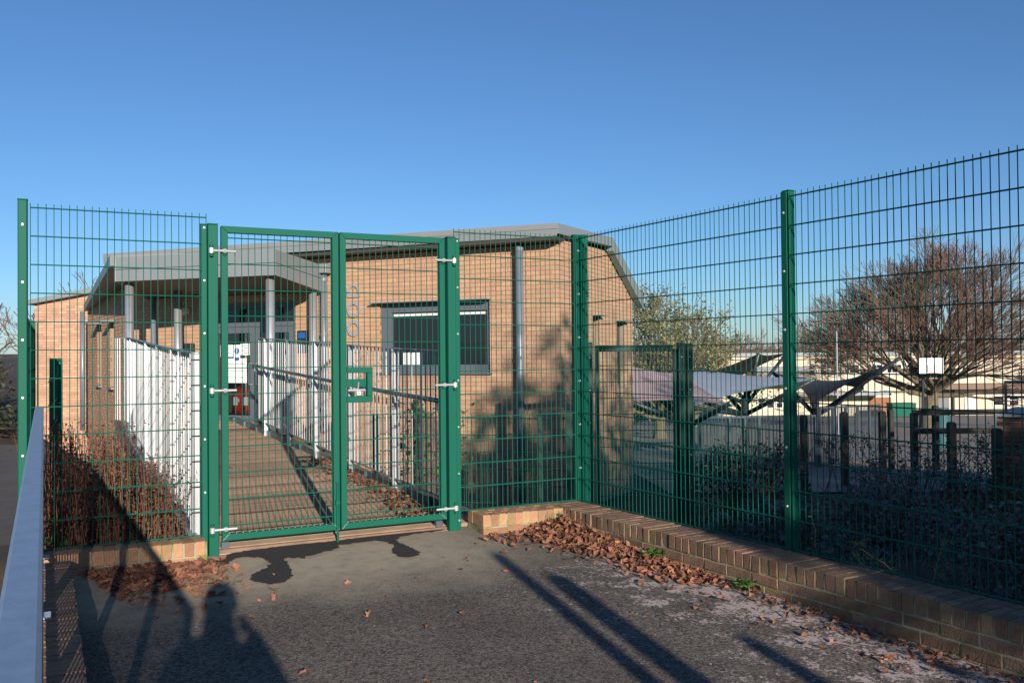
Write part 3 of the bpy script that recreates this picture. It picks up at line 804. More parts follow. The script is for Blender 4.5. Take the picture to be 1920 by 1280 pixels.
part('blue_disc', MB().tube((6.685, -.0748, 1.66), (6.685, -.0735, 1.66), .06, n=20), 'sign_blue', sg)
part('sign_bar', MB().box(6.63, 6.74, -.0748, -.0735, 1.475, 1.54), 'sign_blue', sg)
part('sign_mark', MB().box(6.677, 6.693, -.0733, -.0725, 1.635, 1.70), 'paper', sg); part('sign_mark', MB().box(6.677, 6.693, -.0733, -.0725, 1.612, 1.625), 'paper', sg)
# lobby behind the doors
m = MB(); m.quad((a, -1.6, c), (b, -1.6, c), (b, -1.6, d), (a, -1.6, d)); m.quad((a, -.26, c + .001), (b, -.26, c + .001), (b, -1.6, c + .001), (a, -1.6, c + .001))
m.quad((a, -.26, c), (a, -1.6, c), (a, -1.6, d), (a, -.26, d)); m.quad((b, -.26, c), (b, -.26, d), (b, -1.6, d), (b, -1.6, c)); m.quad((a, -.26, d), (a, -1.6, d), (b, -1.6, d), (b, -.26, d))
part('lobby', m, 'soffit', bld)
for k, (x, y) in enumerate(((6.85, -.30), (6.62, -.33))):
    e = thing('fire_extinguisher', ['red fire extinguisher behind the door glass, further from the handles', 'red fire extinguisher behind the door glass, nearer the handles'][k], 'extinguisher', bld.matrix_basis @ Vector((0, 0, 0)), 0)
    e.location = Matrix.Translation(K) @ Matrix.Rotation(BZ, 4, 'Z') @ Vector((x, y, c + .13)); e.rotation_euler = (0, 0, BZ)
    part('cylinder', MB().tube((0, 0, .0), (0, 0, .46), .085, n=14).tube((0, 0, .46), (0, 0, .54), .085, .03, n=14), 'red_paint', e, smooth=True)
    part('valve', MB().box(-.03, .03, -.02, .02, .541, .60), 'black_plastic', e, bevel=.004)
    part('hose', MB().path([(.03, .03, .57), (.09, .05, .5), (.10, .05, .3), (.09, .06, .14)], .011, 6), 'black_plastic', e)
    part('instruction_label', MB().box(-.05, .05, .086, .089, .18, .34), 'paper', e)
st_ = thing('extinguisher_stand', 'dark plastic stand under the fire extinguishers behind the door glass', 'stand', (0, 0, 0), BZ)
st_.location = Matrix.Translation(K) @ Matrix.Rotation(BZ, 4, 'Z') @ Vector((6.74, -.32, c))
part('tray', MB().box(-.26, .26, -.12, .12, .002, .125), 'black_plastic', st_, bevel=.01); part('rim', MB().box(-.26, .26, .121, .135, .01, .16), 'black_plastic', st_, bevel=.004)

# entrance canopy
cp = [(-6.80, 15.34), (-3.829, 14.40), (-3.40, 16.20), (-7.3, 17.98)]
iv = (Matrix.Translation(K) @ Matrix.Rotation(BZ, 4, 'Z')).inverted()
def BL(x, y, z): return iv @ Vector((x, y, z))
zb_ = [2.862, 2.862, 2.69, 2.72]; zt_ = [3.262, 3.262, 3.16, 3.2]
can = part('canopy', MB().hexa([BL(*cp[i], zb_[i] + .03) for i in range(4)] + [BL(*cp[i], zt_[i] + .02) for i in range(4)]), 'roof_grey', bld)
def strip(i, j, f0, f1, off, mat, nm):
    p, q = Vector((*cp[i], 0)), Vector((*cp[j], 0)); d_ = (q - p).normalized(); n_ = Vector((d_.y, -d_.x, 0)) * off
    lo = [zb_[k] + (zt_[k] - zb_[k]) * f0 for k in (i, j)]; hi = [zb_[k] + (zt_[k] - zb_[k]) * f1 for k in (i, j)]
    p2, q2 = p - d_ * off, q + d_ * off
    pts = [(p2 + n_, lo[0]), (q2 + n_, lo[1]), (q2 + n_ * .1, lo[1]), (p2 + n_ * .1, lo[0]), (p2 + n_, hi[0]), (q2 + n_, hi[1]), (q2 + n_ * .1, hi[1]), (p2 + n_ * .1, hi[0])]
    part(nm, MB().hexa([BL(v_.x, v_.y, z) for v_, z in pts]), mat, can)
for i, j in ((0, 1), (1, 2), (3, 0)):
    strip(i, j, 0, .49, .03, 'fascia_grey', 'fascia_panel'); strip(i, j, .515, 1.03, .03, 'fascia_grey', 'fascia_panel')
part('soffit', MB().hexa([BL(cp[i][0], cp[i][1], zb_[i] + .005) for i in range(4)] + [BL(cp[i][0], cp[i][1], zb_[i] + .028) for i in range(4)]), 'soffit', can)
for x, y in ((-5.35, 15.9), (-4.25, 15.5), (-6.3, 16.3)):
    zc = 2.79
    part('downlight', MB().tube(BL(x, y, zc + .06), BL(x, y, zc + .012), .10, n=16), 'lamp_lens', can)
for (x, y, z1) in ((-6.66, 15.52, 2.87), (-3.965, 14.63, 2.87), (-3.57, 16.0, 2.74), (-6.22, 16.6, 2.80)):
    p_ = BL(x, y, 0); part('column', MB().tube((p_.x, p_.y, -.9), (p_.x, p_.y, z1), .073, n=16), 'zinc', can, smooth=True)
p_ = BL(-7.0, 17.4, 0); part('downpipe', MB().tube((p_.x, p_.y, -.9), (p_.x, p_.y, 2.9), .05, n=12), 'blue_grey_pipe', can, smooth=True)
# small wall fittings
sp = part('security_camera', MB().tube((7.88, .02, 2.47), (7.88, .16, 2.45), .09, .075, n=14), 'white_paint', bld); part('camera_eye', MB().tube((7.88, .161, 2.45), (7.88, .17, 2.45), .045, n=12), 'black_plastic', sp)
part('post_box', MB().box(7.66, 7.86, .005, .13, 1.40, 1.82), 'black_plastic', bld, bevel=.01)
kp = part('entry_panel', MB().box(4.93, 5.14, .003, .06, 1.62, 2.02), 'black_plastic', bld, bevel=.008); part('panel_label', MB().box(4.96, 5.11, .061, .063, 1.88, 1.98), 'sign_blue', kp)
part('name_plate', MB().box(6.85, 7.35, .003, .02, 2.60, 2.68), 'fascia_grey', bld)

# left splayed wall of the building, with deep windows
E0 = K + Vector((-math.cos(BA), math.sin(BA), 0)) * FL
E1 = Vector((-10.95, 23.0, 0)); dl_ = (E1 - E0); LL = dl_.length; dl_.normalize(); nl_ = Vector((-dl_.y, dl_.x, 0))
if nl_.dot(Vector((-1, -.4, 0))) < 0: nl_ = -nl_
def LWp(s, y, z):
    q = E0 + dl_ * s + nl_ * y; return BL(q.x, q.y, z)
LWIN = [(1.5, 2.0, .9, 2.35), (3.3, 3.9, .9, 2.35)]
lt = lambda s: 3.25 - .085 * s
bricks_joined(brick_rects(LL, ZBASE, lt, LWIN), 'brick_buff_far', bld, LWp)
cc = [.01, 1.5, 2.0, 3.3, 3.9, LL]; rr = []
m = MB()
for s0, s1 in zip(cc[:-1], cc[1:]):
    w = [q for q in LWIN if abs(q[0] - s0) < .01]
    for z0, z1, zz1 in ([(-1.6, .9, .9), (2.35, lt(s0), lt(s1))] if w else [(-1.6, lt(s0), lt(s1))]):
        m.hexa([LWp(s0, -.3, z0), LWp(s1, -.3, z0), LWp(s1, -.007, z0), LWp(s0, -.007, z0), LWp(s0, -.3, z1), LWp(s1, -.3, zz1), LWp(s1, -.007, zz1), LWp(s0, -.007, z1)])
part('wall', m, 'mortar', bld)
for s0, s1, z0, z1 in LWIN:
    w = part('window', MB().hexa([LWp(s0, -.24, z0), LWp(s1, -.24, z0), LWp(s1, -.2, z0), LWp(s0, -.2, z0), LWp(s0, -.24, z1), LWp(s1, -.24, z1), LWp(s1, -.2, z1), LWp(s0, -.2, z1)]), 'glass_dark', bld)
    part('window_hood', MB().hexa([LWp(s0 - .05, 0, z1), LWp(s1 + .05, 0, z1), LWp(s1 + .05, .3, z1), LWp(s0 - .05, .3, z1), LWp(s0 - .05, 0, z1 + .02), LWp(s1 + .05, 0, z1 + .02), LWp(s1 + .05, .3, z1 + .02), LWp(s0 - .05, .3, z1 + .02)]), 'fascia_grey', w)
    part('sill', MB().hexa([LWp(s0 - .05, -.2, z0 - .04), LWp(s1 + .05, -.2, z0 - .04), LWp(s1 + .05, .07, z0 - .04), LWp(s0 - .05, .07, z0 - .04), LWp(s0 - .05, -.2, z0), LWp(s1 + .05, -.2, z0), LWp(s1 + .05, .07, z0), LWp(s0 - .05, .07, z0)]), 'fascia_grey', w)
# verge over it
A0 = Vector((-6.90, 15.30, 0)); A1 = Vector((-11.1, 23.1, 0)); B1 = A1 + Vector((2.5, 1.2, 0)); B0 = Vector((-5.6, 16.6, 0))
part('verge_roof', MB().hexa([BL(A0.x, A0.y, 3.13), BL(A1.x, A1.y, 2.76), BL(B1.x, B1.y, 2.95), BL(B0.x, B0.y, 3.3), BL(A0.x, A0.y, 3.32), BL(A1.x, A1.y, 2.93), BL(B1.x, B1.y, 3.15), BL(B0.x, B0.y, 3.5)]), 'fascia_grey', roof)
p_ = E1 + nl_ * .12; p_ = BL(p_.x, p_.y, 0); part('downpipe', MB().tube((p_.x, p_.y, -.3), (p_.x, p_.y, 2.75), .06, n=10), 'blue_grey_pipe', bld, smooth=True)

# far left wing
wg = thing('brick_wing', 'pinkish brick wing with sloping grey roof edge beyond the left end of the school', 'building', (-12.85, 24.0, 0), R(-4))
wt = lambda x: 3.0 + .17 * x
bricks_joined(brick_rects(2.0, -1, wt), 'brick_wing', wg, lambda a, y, c: (a, -y, c))
part('wall', MB().hexa([(0.01, .007, -1.4), (2.0, .007, -1.4), (2.0, .3, -1.4), (.01, 3, -1.4), (.01, .007, 3.0), (2.0, .007, 3.34), (2.0, .3, 3.34), (.01, 3, 3.0)]), 'mortar', wg)
part('roof_edge', MB().hexa([(-.12, -.22, 2.99), (2.1, -.22, 3.36), (2.1, 3, 3.36), (-.12, 3, 2.99), (-.12, -.22, 3.11), (2.1, -.22, 3.48), (2.1, 3, 3.48), (-.12, 3, 3.11)]), 'fascia_grey', wg)

# ------------------------------------------------------------------ fences beyond, on the lower ground
# low dark mesh fence in front of the building
def low_fence(label, a, b, zb, rows, mat='green_dark'):
    d = Vector(b) - Vector(a); L = d.length
    return mesh_panel('low_mesh_fence', label, (a[0], a[1]), math.atan2(d.y, d.x), L, zb, rows, mat, tip=.03, r=.004)
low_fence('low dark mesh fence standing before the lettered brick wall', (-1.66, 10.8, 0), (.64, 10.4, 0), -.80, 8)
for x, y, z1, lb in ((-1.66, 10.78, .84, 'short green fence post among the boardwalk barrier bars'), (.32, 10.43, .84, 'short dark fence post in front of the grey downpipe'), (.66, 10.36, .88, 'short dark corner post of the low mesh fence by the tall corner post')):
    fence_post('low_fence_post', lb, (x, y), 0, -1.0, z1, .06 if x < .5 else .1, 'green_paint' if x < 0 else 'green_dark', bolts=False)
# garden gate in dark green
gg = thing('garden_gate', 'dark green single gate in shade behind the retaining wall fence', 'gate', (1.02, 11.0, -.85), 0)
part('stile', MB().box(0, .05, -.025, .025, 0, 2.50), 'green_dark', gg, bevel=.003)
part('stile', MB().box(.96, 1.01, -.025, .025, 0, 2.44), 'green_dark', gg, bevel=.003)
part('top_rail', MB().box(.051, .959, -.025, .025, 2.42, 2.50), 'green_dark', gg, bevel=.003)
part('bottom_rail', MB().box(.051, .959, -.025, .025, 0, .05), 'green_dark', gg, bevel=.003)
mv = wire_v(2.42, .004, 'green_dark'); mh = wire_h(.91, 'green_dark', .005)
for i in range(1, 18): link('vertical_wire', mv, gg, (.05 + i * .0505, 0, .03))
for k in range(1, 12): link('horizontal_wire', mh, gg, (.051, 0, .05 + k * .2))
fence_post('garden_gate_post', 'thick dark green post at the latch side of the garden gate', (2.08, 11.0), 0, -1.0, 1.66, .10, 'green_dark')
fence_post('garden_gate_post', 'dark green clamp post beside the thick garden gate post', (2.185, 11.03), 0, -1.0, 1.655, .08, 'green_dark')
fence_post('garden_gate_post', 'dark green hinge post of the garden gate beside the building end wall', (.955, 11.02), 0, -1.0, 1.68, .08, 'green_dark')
# receding fence stepping down behind the tall end post
a = Vector((-3.50, 6.40, 0)); dd = Vector((-.46, .888, 0))
mesh_panel('mesh_fence_panel', 'green mesh panel seen edge-on behind the tall end post', (a.x, a.y), math.atan2(dd.y, dd.x), 3.0, -.15, 10, mat='green_paint', r=.004)
fence_post('fence_post', 'green post at the end of the edge-on mesh panel', a + dd * 3.03, math.atan2(dd.y, dd.x), -.2, 1.92, .06)
b_ = Vector((-3.62, 7.05, 0)); b2 = Vector((-4.50, 8.72, 0))
mesh_panel('mesh_fence_panel', 'lower green mesh panel seen edge-on among the dead dock stems', (-4.62, 9.05), math.atan2(-.9, .42), 1.6, -.05, 7, mat='green_paint', r=.004)
fence_post('fence_post', 'short broad green post rising from the dead dock stems', (-4.66, 9.10), R(60), -.2, 1.545, .085)

# ------------------------------------------------------------------ vegetation helpers
def leaf_faces(m, c, size, r, fold=.35):
    """a folded, pointed leaf of four triangles"""
    ax = Vector((r.gauss(0, 1), r.gauss(0, 1), r.gauss(0, .6))).normalized()
    up = Vector((r.gauss(0, .5), r.gauss(0, .5), 1)).normalized(); sd = ax.cross(up)
    if sd.length < .05: return
    sd.normalize(); up = sd.cross(ax)
    c = Vector(c); w = size * r.uniform(.3, .5); k = size * fold * r.uniform(.2, 1)
    p0, p1 = c - ax * size * .5, c + ax * size * .5 + up * k * .4
    a, b = c + sd * w + up * k, c - sd * w + up * k
    i = len(m.v); m.v += [tuple(p0), tuple(a), tuple(p1), tuple(b)]; m.f += [(i, i + 1, i + 2), (i, i + 2, i + 3)]
def grow(segs, p, d, L, r, depth, R_, spread, up, kids=(2, 3), shrink=.74, steps=2):
    for s in range(steps):
        d2 = (d + Vector((R_.gauss(0, .10), R_.gauss(0, .10), R_.gauss(0, .08) + up)) ).normalized()
        q = p + d2 * (L / steps); r1 = r * (.86 if depth else .6)
        segs.append((p, q, r, r1)); p, d, r = q, d2, r1
    if depth <= 0: return
    for k in range(R_.randint(*kids)):
        a = Vector((R_.gauss(0, 1), R_.gauss(0, 1), R_.gauss(0, 1))); a = (a - d * a.dot(d)).normalized()
        sp_ = spread * R_.uniform(.5, 1.25)
        grow(segs, p, (d * math.cos(sp_) + a * math.sin(sp_)).normalized(), L * shrink * R_.uniform(.8, 1.15), r * R_.uniform(.62, .82), depth - 1, R_, spread, up, kids, shrink, steps)
def tubes(segs, nmin=3, rmin=.004):
    m = MB()
    for a, b, r0, r1 in segs: m.tube(a, b, max(r0, rmin), max(r1, rmin), n=6 if r0 > .05 else nmin, cap=False)
    return m
def tree(name, label, loc, trunk_h, trunk_r, limbs, L, depth, seed, spread=.42, up=.06, shrink=.76, twig='twig', elev=(10, 85), rmin=.010, leaf=None, kids=(2, 3), cat='tree', group=None, flare=1.5):
    R_ = random.Random(seed)
    t = thing(name, label, cat, loc, R_.uniform(0, 6), group)
    tm = MB()
    for k in range(4):
        f = (flare - (flare - 1) * min(1, k / 2)); f2 = (flare - (flare - 1) * min(1, (k + 1) / 2))
        tm.tube((0, 0, -.3 + (trunk_h + .3) * k / 4), (0, 0, -.3 + (trunk_h + .3) * (k + 1) / 4), trunk_r * f, trunk_r * f2, n=10, cap=False)
    part('trunk', tm, 'bark', t, smooth=True)
    segs = []
    for i in range(limbs):
        az = 2 * math.pi * (i * .381966) + R_.uniform(-.2, .2); el = R(elev[0] + (elev[1] - elev[0]) * ((i + .5) / limbs))
        d = Vector((math.cos(az) * math.cos(el), math.sin(az) * math.cos(el), math.sin(el)))
        grow(segs, Vector((0, 0, trunk_h * (.78 + .22 * i / limbs))), d, L * R_.uniform(.85, 1.1), trunk_r * .42, depth, R_, spread, up, kids, shrink)
    big = [s for s in segs if s[2] > trunk_r * .16]; small = [s for s in segs if s[2] <= trunk_r * .16]
    part('limbs', tubes(big), 'bark', t, smooth=True)
    part('crown', tubes(small, 3, rmin), twig, t, kind='stuff')
    if leaf:
        m = MB()
        for s in small:
            for _ in range(leaf[1]): leaf_faces(m, s[1] + Vector((R_.gauss(0, .15), R_.gauss(0, .15), R_.gauss(0, .15))), leaf[2], R_)
        part('foliage', m, leaf[0], t, kind='stuff')
    return t

def shrub(name, label, loc, rx, ry, h, n, size, mat, seed, stems=10, cat='shrub', group=None, stem_mat='twig', thin=False):
    R_ = random.Random(seed); t = thing(name, label, cat, loc, 0, group)
    sm = MB(); m = MB()
    for i in range(stems):
        a = R_.uniform(0, 6.28); q = R_.uniform(.2, 1)
        sm.tube((0, 0, -.05), (math.cos(a) * rx * q * .9, math.sin(a) * ry * q * .9, h * R_.uniform(.6, 1.05)), .012, .004, n=4, cap=False)
    part('stems', sm, stem_mat, t)
    for i in range(n):
        while True:
            p = Vector((R_.uniform(-1, 1), R_.uniform(-1, 1), R_.uniform(0, 1)))
            if p.x ** 2 + p.y ** 2 + (p.z * .95) ** 2 < 1 + .25 * noise.noise(p * 3 + Vector((seed, 0, 0))): break
        if thin and R_.random() < max(0, (p.z - .55) / .45) ** .6: continue
        if noise.noise(Vector((p.x * 2.6, p.y * 2.6, p.z * 2.6 + seed))) < (-.4 if thin else -.12): continue
        leaf_faces(m, (p.x * rx, p.y * ry, p.z * h), size * R_.uniform(.6, 1.3), R_)
    part('foliage', m, mat, t, kind='stuff')
    return t

# ------------------------------------------------------------------ far court, school block, trees
mb = MB(); mb.quad((3.0, 17, terrain_z(5, 17) + .03), (40, 17, terrain_z(5, 17) + .03), (75, 79, terrain_z(20, 79) + .05), (2, 79, terrain_z(20, 79) + .05))
part('school_yard', mb, 'tarmac_far', kind='structure')
mb = MB(); mb.quad((0, 74, -3.93), (38, 74, -3.93), (38, 79.7, -4.2), (0, 79.7, -4.2)); part('grass_verge', mb, 'grass_far', kind='structure')
sb = thing('far_school_block', 'long cream two-storey school block with flat roof behind the yard', 'building', (18.2, 80, -4.35), 0)
part('wall', MB().box(0, 40, 0, 8, -.3, 5.5), 'cream_render', sb)
part('roof_edge', MB().box(-.2, 40.2, -.25, 8.2, 5.505, 5.82), 'fascia_grey', sb)
part('band', MB().box(0, 40, -.05, -.001, 5.15, 5.25), 'terracotta', sb)
def far_win(x, z, w, h, mullions=1):
    o = part('window', MB().box(x - .06, x + w + .06, -.06, -.002, z - .06, z + h + .06), 'white_paint', sb)
    n_ = mullions + 1
    for k in range(n_): part('pane', MB().box(x + k * w / n_ + .03, x + (k + 1) * w / n_ - .03, -.09, -.061, z + .03, z + h * .52), 'glass_dark', o); part('pane', MB().box(x + k * w / n_ + .03, x + (k + 1) * w / n_ - .03, -.09, -.061, z + h * .58, z + h - .03), 'glass_dark', o)
for x in (8.4, 9.4, 10.35): far_win(x - .0, 3.75, .55, .95, 0)
for x in (11.6, 13.6, 15.4, 17.2): far_win(x, 3.95, 1.3, .75, 2)
for x in (8.5, 9.5): far_win(x, 2.3, .5, .8, 0)
for x in (3.8, 4.6, 5.45): far_win(x, .9, .55, .85, 0)
for x in (13.8, 14.9): far_win(x, 1.9, .9, .45, 1)
for x in (24.9, 26.3): far_win(x, .95, .85, .85, 0)
part('recess', MB().box(-.5, 8.2, -.3, -.1, 2.6, 4.9), 'frame_grey', sb) if False else None
part('entrance_block', MB().box(3.2, 7.9, -1.6, -.01, 3.0, 4.6), 'frame_grey', sb)
part('canopy_roof', MB().box(6.6, 14.6, -2.4, -.01, 2.05, 2.3), 'fascia_grey', sb)
part('canopy_roof', MB().box(18.0, 29, -2.2, -.01, 2.5, 2.95), 'soffit', sb)
part('garage_door', MB().box(18.4, 20.9, -.12, -.003, 0, 2.4), 'frame_grey', sb)
part('door', MB().box(22.3, 23.3, -.10, -.003, 0, 2.0), 'white_paint', sb)
part('brick_panel', MB().box(13.8, 15.7, -.11, -.004, .2, 1.75), 'terracotta', sb)
part('downpipe', MB().tube((21.3, -.15, 0), (21.3, -.15, 2.5), .08, n=8), 'frame_grey', sb)
sk = tag(part('green_skip', MB().box(-1.0, 1.0, -.6, .6, .1, 1.15).box(-1.04, 1.04, -.64, .64, 1.152, 1.23), 'green_paint', None, loc=(33.1, 76, -4.1)), 'green steel waste container beside brick panel of far block', 'container')
tree('domed_bare_tree', 'broad dome-crowned bare tree with reddish twigs behind the basketball backboard', (23.4, 50, -2.45), 1.9, .42, 32, 1.86, 7, 5, spread=.31, up=.022, shrink=.81, elev=(4, 86), rmin=.010, kids=(2, 3))
tree('catkin_tree', 'bushy yellow-olive tree beyond the brick end wall of the school', (6.6, 40, -2.3), 1.2, .25, 20, 1.55, 5, 8, spread=.42, up=.05, shrink=.80, elev=(0, 88), rmin=.012, leaf=('catkin', 2, .16), kids=(2, 2))
tree('catkin_tree', 'smaller yellow-olive tree standing left of the cream block', (11.3, 55, -3.0), 1.0, .2, 18, 1.5, 5, 9, spread=.45, up=.05, shrink=.78, elev=(0, 88), rmin=.014, leaf=('catkin', 2, .18), kids=(2, 2))
for k, (x, y, s_, lb) in enumerate(((-20.0, 44, .85, 'bare twiggy tree above the splayed verge'), (-26.5, 50, .75, 'small bare tree above the sloping wing roof'))):
    tree('bare_tree', lb, (x, y, -.5), 2.2 * s_, .18, 14, 1.45 * s_, 5, 30 + k, spread=.4, up=.05, shrink=.78, elev=(30, 88), rmin=.012, kids=(2, 2))
# distant wood as one mass
R_ = random.Random(3); segs = []
for i in range(210):
    x = R_.uniform(-20, 120); y = R_.uniform(104, 150); z = -4.6
    h = 6.2 + 3.2 * noise.noise(Vector((x * .05, 1, 0))) + R_.uniform(0, 4.2)
    p = Vector((x, y, z)); segs.append((p, p + Vector((0, 0, h * .5)), .14, .10))
    for j in range(8):
        q = p + Vector((0, 0, h * R_.uniform(.2, .62))); d = Vector((R_.gauss(0, .7), R_.gauss(0, .7), R_.uniform(.5, 1.4))).normalized()
        grow(segs, q, d, h * .26, .05, 2, R_, .45, .05, (3, 3), .68)
part('distant_wood', tubes(segs, 3, .030), 'twig_far', kind='stuff', label='far-off wood of bare reddish-brown trees')
R_ = random.Random(4); m = MB()
for i in range(9000):
    x = R_.uniform(-30, 120); y = R_.uniform(100, 108); h = 2.0 + 1.6 * noise.noise(Vector((x * .12, 0, 2)))
    leaf_faces(m, (x, y, -4.7 + h * R_.random() ** .7 * 1.6), R_.uniform(.35, .7), R_)
part('distant_hedge', m, 'twig_far', kind='stuff', label='brown hedge line along the far edge of the school grounds')

# street side trees and hedge behind the left fence
tree('ivy_tree', 'bare tree with dark ivy at the far edge of the street path', (-18.3, 29, -.3), .9, .2, 16, .95, 5, 12, spread=.42, up=.05, shrink=.76, elev=(20, 88), rmin=.011, kids=(2, 2))
shrub('street_hedge', 'dark ivy-clad hedge at the end of the street path', (-15.15, 21.5, -.15), 3.3, 1.6, 2.9, 9000, .15, 'ivy', 14, stems=30, cat='hedge')
shrub('street_hedge', 'dark overgrown hedge beside the brick wing', (-19.0, 23.5, -.15), 3.6, 1.8, 3.8, 9000, .16, 'ivy', 15, stems=30, cat='hedge')

# basketball goal
bg_ = thing('basketball_goal', 'white basketball backboard on a dark pole in front of the domed tree', 'basketball hoop', (19.25, 41, -2.25), 0); bg_.scale = (.92, .92, .955)
part('backboard', MB().box(-.62, .62, -.02, .02, 2.88, 3.62), 'white_paint', bg_)
part('target_frame', MB().box(-.2, .2, -.026, -.021, 2.95, 2.98).box(-.2, .2, -.026, -.021, 3.25, 3.28).box(-.2, -.17, -.0262, -.021, 2.98, 3.25).box(.17, .2, -.0262, -.021, 2.98, 3.25), 'black_plastic', bg_)
part('pole', MB().tube((0, .9, 0), (0, .9, 2.6), .06, n=8).tube((0, .9, 2.6), (0, .03, 3.1), .05, n=8), 'sail_frame', bg_)
part('rim', MB().path([(.23 * math.cos(a_), -.25 + .23 * math.sin(a_), 2.9) for a_ in [k * math.pi / 6 for k in range(13)]], .012, 5), 'red_paint', bg_)
part('net', MB().path([(.2 * math.cos(a_), -.25 + .2 * math.sin(a_), 2.65) for a_ in [k * math.pi / 6 for k in range(13)]], .008, 4), 'white_paint', bg_)
lp = thing('flag_pole', 'thin pale pole standing in the yard before the cream block', 'pole', (15.3, 42, -2.4), 0)
part('pole', MB().tube((0, 0, 0), (0, 0, 4.9), .045, .03, n=8), 'galv_bar', lp); part('base', MB().tube((0, 0, 0), (0, 0, .2), .10, n=10), 'slab', lp)

# ------------------------------------------------------------------ tensile shade sails
def hypar(name, pts, mat, parent, n=10, th=.012):
    m = MB(); A, B, Cc, D = [Vector(p) for p in pts]
    def P(u, v):
        q = (A * (1 - u) + B * u) * (1 - v) + (D * (1 - u) + Cc * u) * v
        e = .10 * (math.sin(math.pi * u) + math.sin(math.pi * v)) ; cen = (A + B + Cc + D) / 4
        edge = max(abs(u - .5), abs(v - .5)) * 2
        return q + (cen - q) * .16 * edge * (math.sin(math.pi * u) + math.sin(math.pi * v))
    for s_ in (0, -th):
        i0 = len(m.v)
        for j in range(n + 1):
            for i in range(n + 1): m.v.append(tuple(P(i / n, j / n) + Vector((0, 0, s_))))
        for j in range(n):
            for i in range(n): k = i0 + j * (n + 1) + i; m.f.append((k, k + 1, k + n + 2, k + n + 1))
    return part(name, m, mat, parent, smooth=False)
def sail(label, post, corners, mat, seed):
    t = thing('shade_sail', label, 'shade sail', (0, 0, 0), 0)
    gz = terrain_z(post[0], post[1])
    part('fabric', None or MB(), mat, t) if False else hypar('fabric', corners, mat, t)
    part('mast', MB().tube((post[0], post[1], gz - .2), (post[0], post[1], post[2]), .085, n=12), 'sail_frame', t, smooth=True)
    part('mast_base', MB().tube((post[0], post[1], gz), (post[0], post[1], gz + .06), .2, n=12), 'sail_frame', t)
    for c_ in corners:
        part('arm', MB().tube((post[0], post[1], post[2] - .55), c_, .065, .05, n=8), 'sail_frame', t, smooth=True)
    return t
sail('pale blue-grey shade sail tilted towards the garden, beside the thick gate post', (6.5, 25, .35), [(4.3, 21.8, .22), (8.0, 23.6, .82), (6.0, 27.5, 1.0), (3.0, 25.2, .95)], 'sail_lit', 1)
sail('shade sail coloured as a shaded underside, with raised tip pointing at the basketball backboard', (8.3, 24.4, .35), [(7.6, 22.6, .25), (9.55, 22.0, 1.36), (10.4, 26.5, .45), (7.6, 26.0, .95)], 'sail_underside', 2)
sail('shade sail coloured as a shaded underside, with two raised tips behind the pale blue-grey one', (7.2, 27.5, .5), [(5.2, 26.2, .78), (7.35, 26.6, 1.50), (8.7, 28.2, 1.52), (7.4, 30, .6)], 'sail_underside', 3)
sail('faded pink and white shade sail next to the brick end wall', (4.1, 20.5, .45), [(2.55, 19.6, .50), (4.7, 19.4, .42), (4.5, 22.5, 1.0), (2.6, 22.2, 1.30)], 'sail_pink', 4)

# ------------------------------------------------------------------ garden beyond the right fence
def rg(t, o): return C + VR * t + Vector((math.cos(TR), math.sin(TR), 0)) * o      # along the wall, behind the fence
gsh = [(3.2, 12.3, 1.0, .9, .95, 'shrub_dark', 'rounded dark green shrub beside the thick garden gate post'),
       (5.7, 12.6, 1.2, 1.0, .80, 'shrub_grey', 'frosted grey shrub under the pale shade sail'),
       (7.5, 12.2, 1.5, 1.1, 1.05, 'shrub_dark', 'loose dark green shrub below the bare domed tree'),
       (4.3, 10.2, 1.0, .9, .55, 'shrub_grey', 'low frosted grey shrub in the middle of the shaded garden'),
       (2.6, 8.9, .8, .8, .45, 'shrub_grey', 'low frosted lavender mound behind the first mesh panel'),
       (6.3, 9.6, 1.3, 1.0, .75, 'shrub_dark', 'spreading dark shrub before the brick planter'),
       (4.6, 7.6, .9, .8, .55, 'shrub_grey', 'frosted lavender mound near the intermediate fence post'),
       (5.9, 6.4, 1.0, .9, .6, 'shrub_dark', 'dark low shrub behind the second mesh panel')]
for k, (x, y, a, b, h, mt, lb) in enumerate(gsh):
    shrub('garden_shrub', lb, (x, y, terrain_z(x, y)), a, b, h + .25, 4200, .062, mt, 50 + k, stems=40, group='shrubs in the shaded garden')
R_ = random.Random(22); m = MB()
for i in range(2600):
    p = rg(R_.uniform(-1, 7), .1 + 6 * R_.random() ** 1.3); z = terrain_z(p.x, p.y); h = R_.uniform(.1, .5)
    d = Vector((R_.gauss(0, .35), R_.gauss(0, .35), 1)).normalized()
    m.tube((p.x, p.y, z - .02), Vector((p.x, p.y, z)) + d * h, .003, .0015, n=3, cap=False)
    for j in range(3): leaf_faces(m, Vector((p.x, p.y, z)) + d * h * R_.uniform(.3, 1), .03, R_)
part('garden_ground_cover', m, 'shrub_grey', kind='stuff', label='tangle of frosted low stems covering the shaded garden')
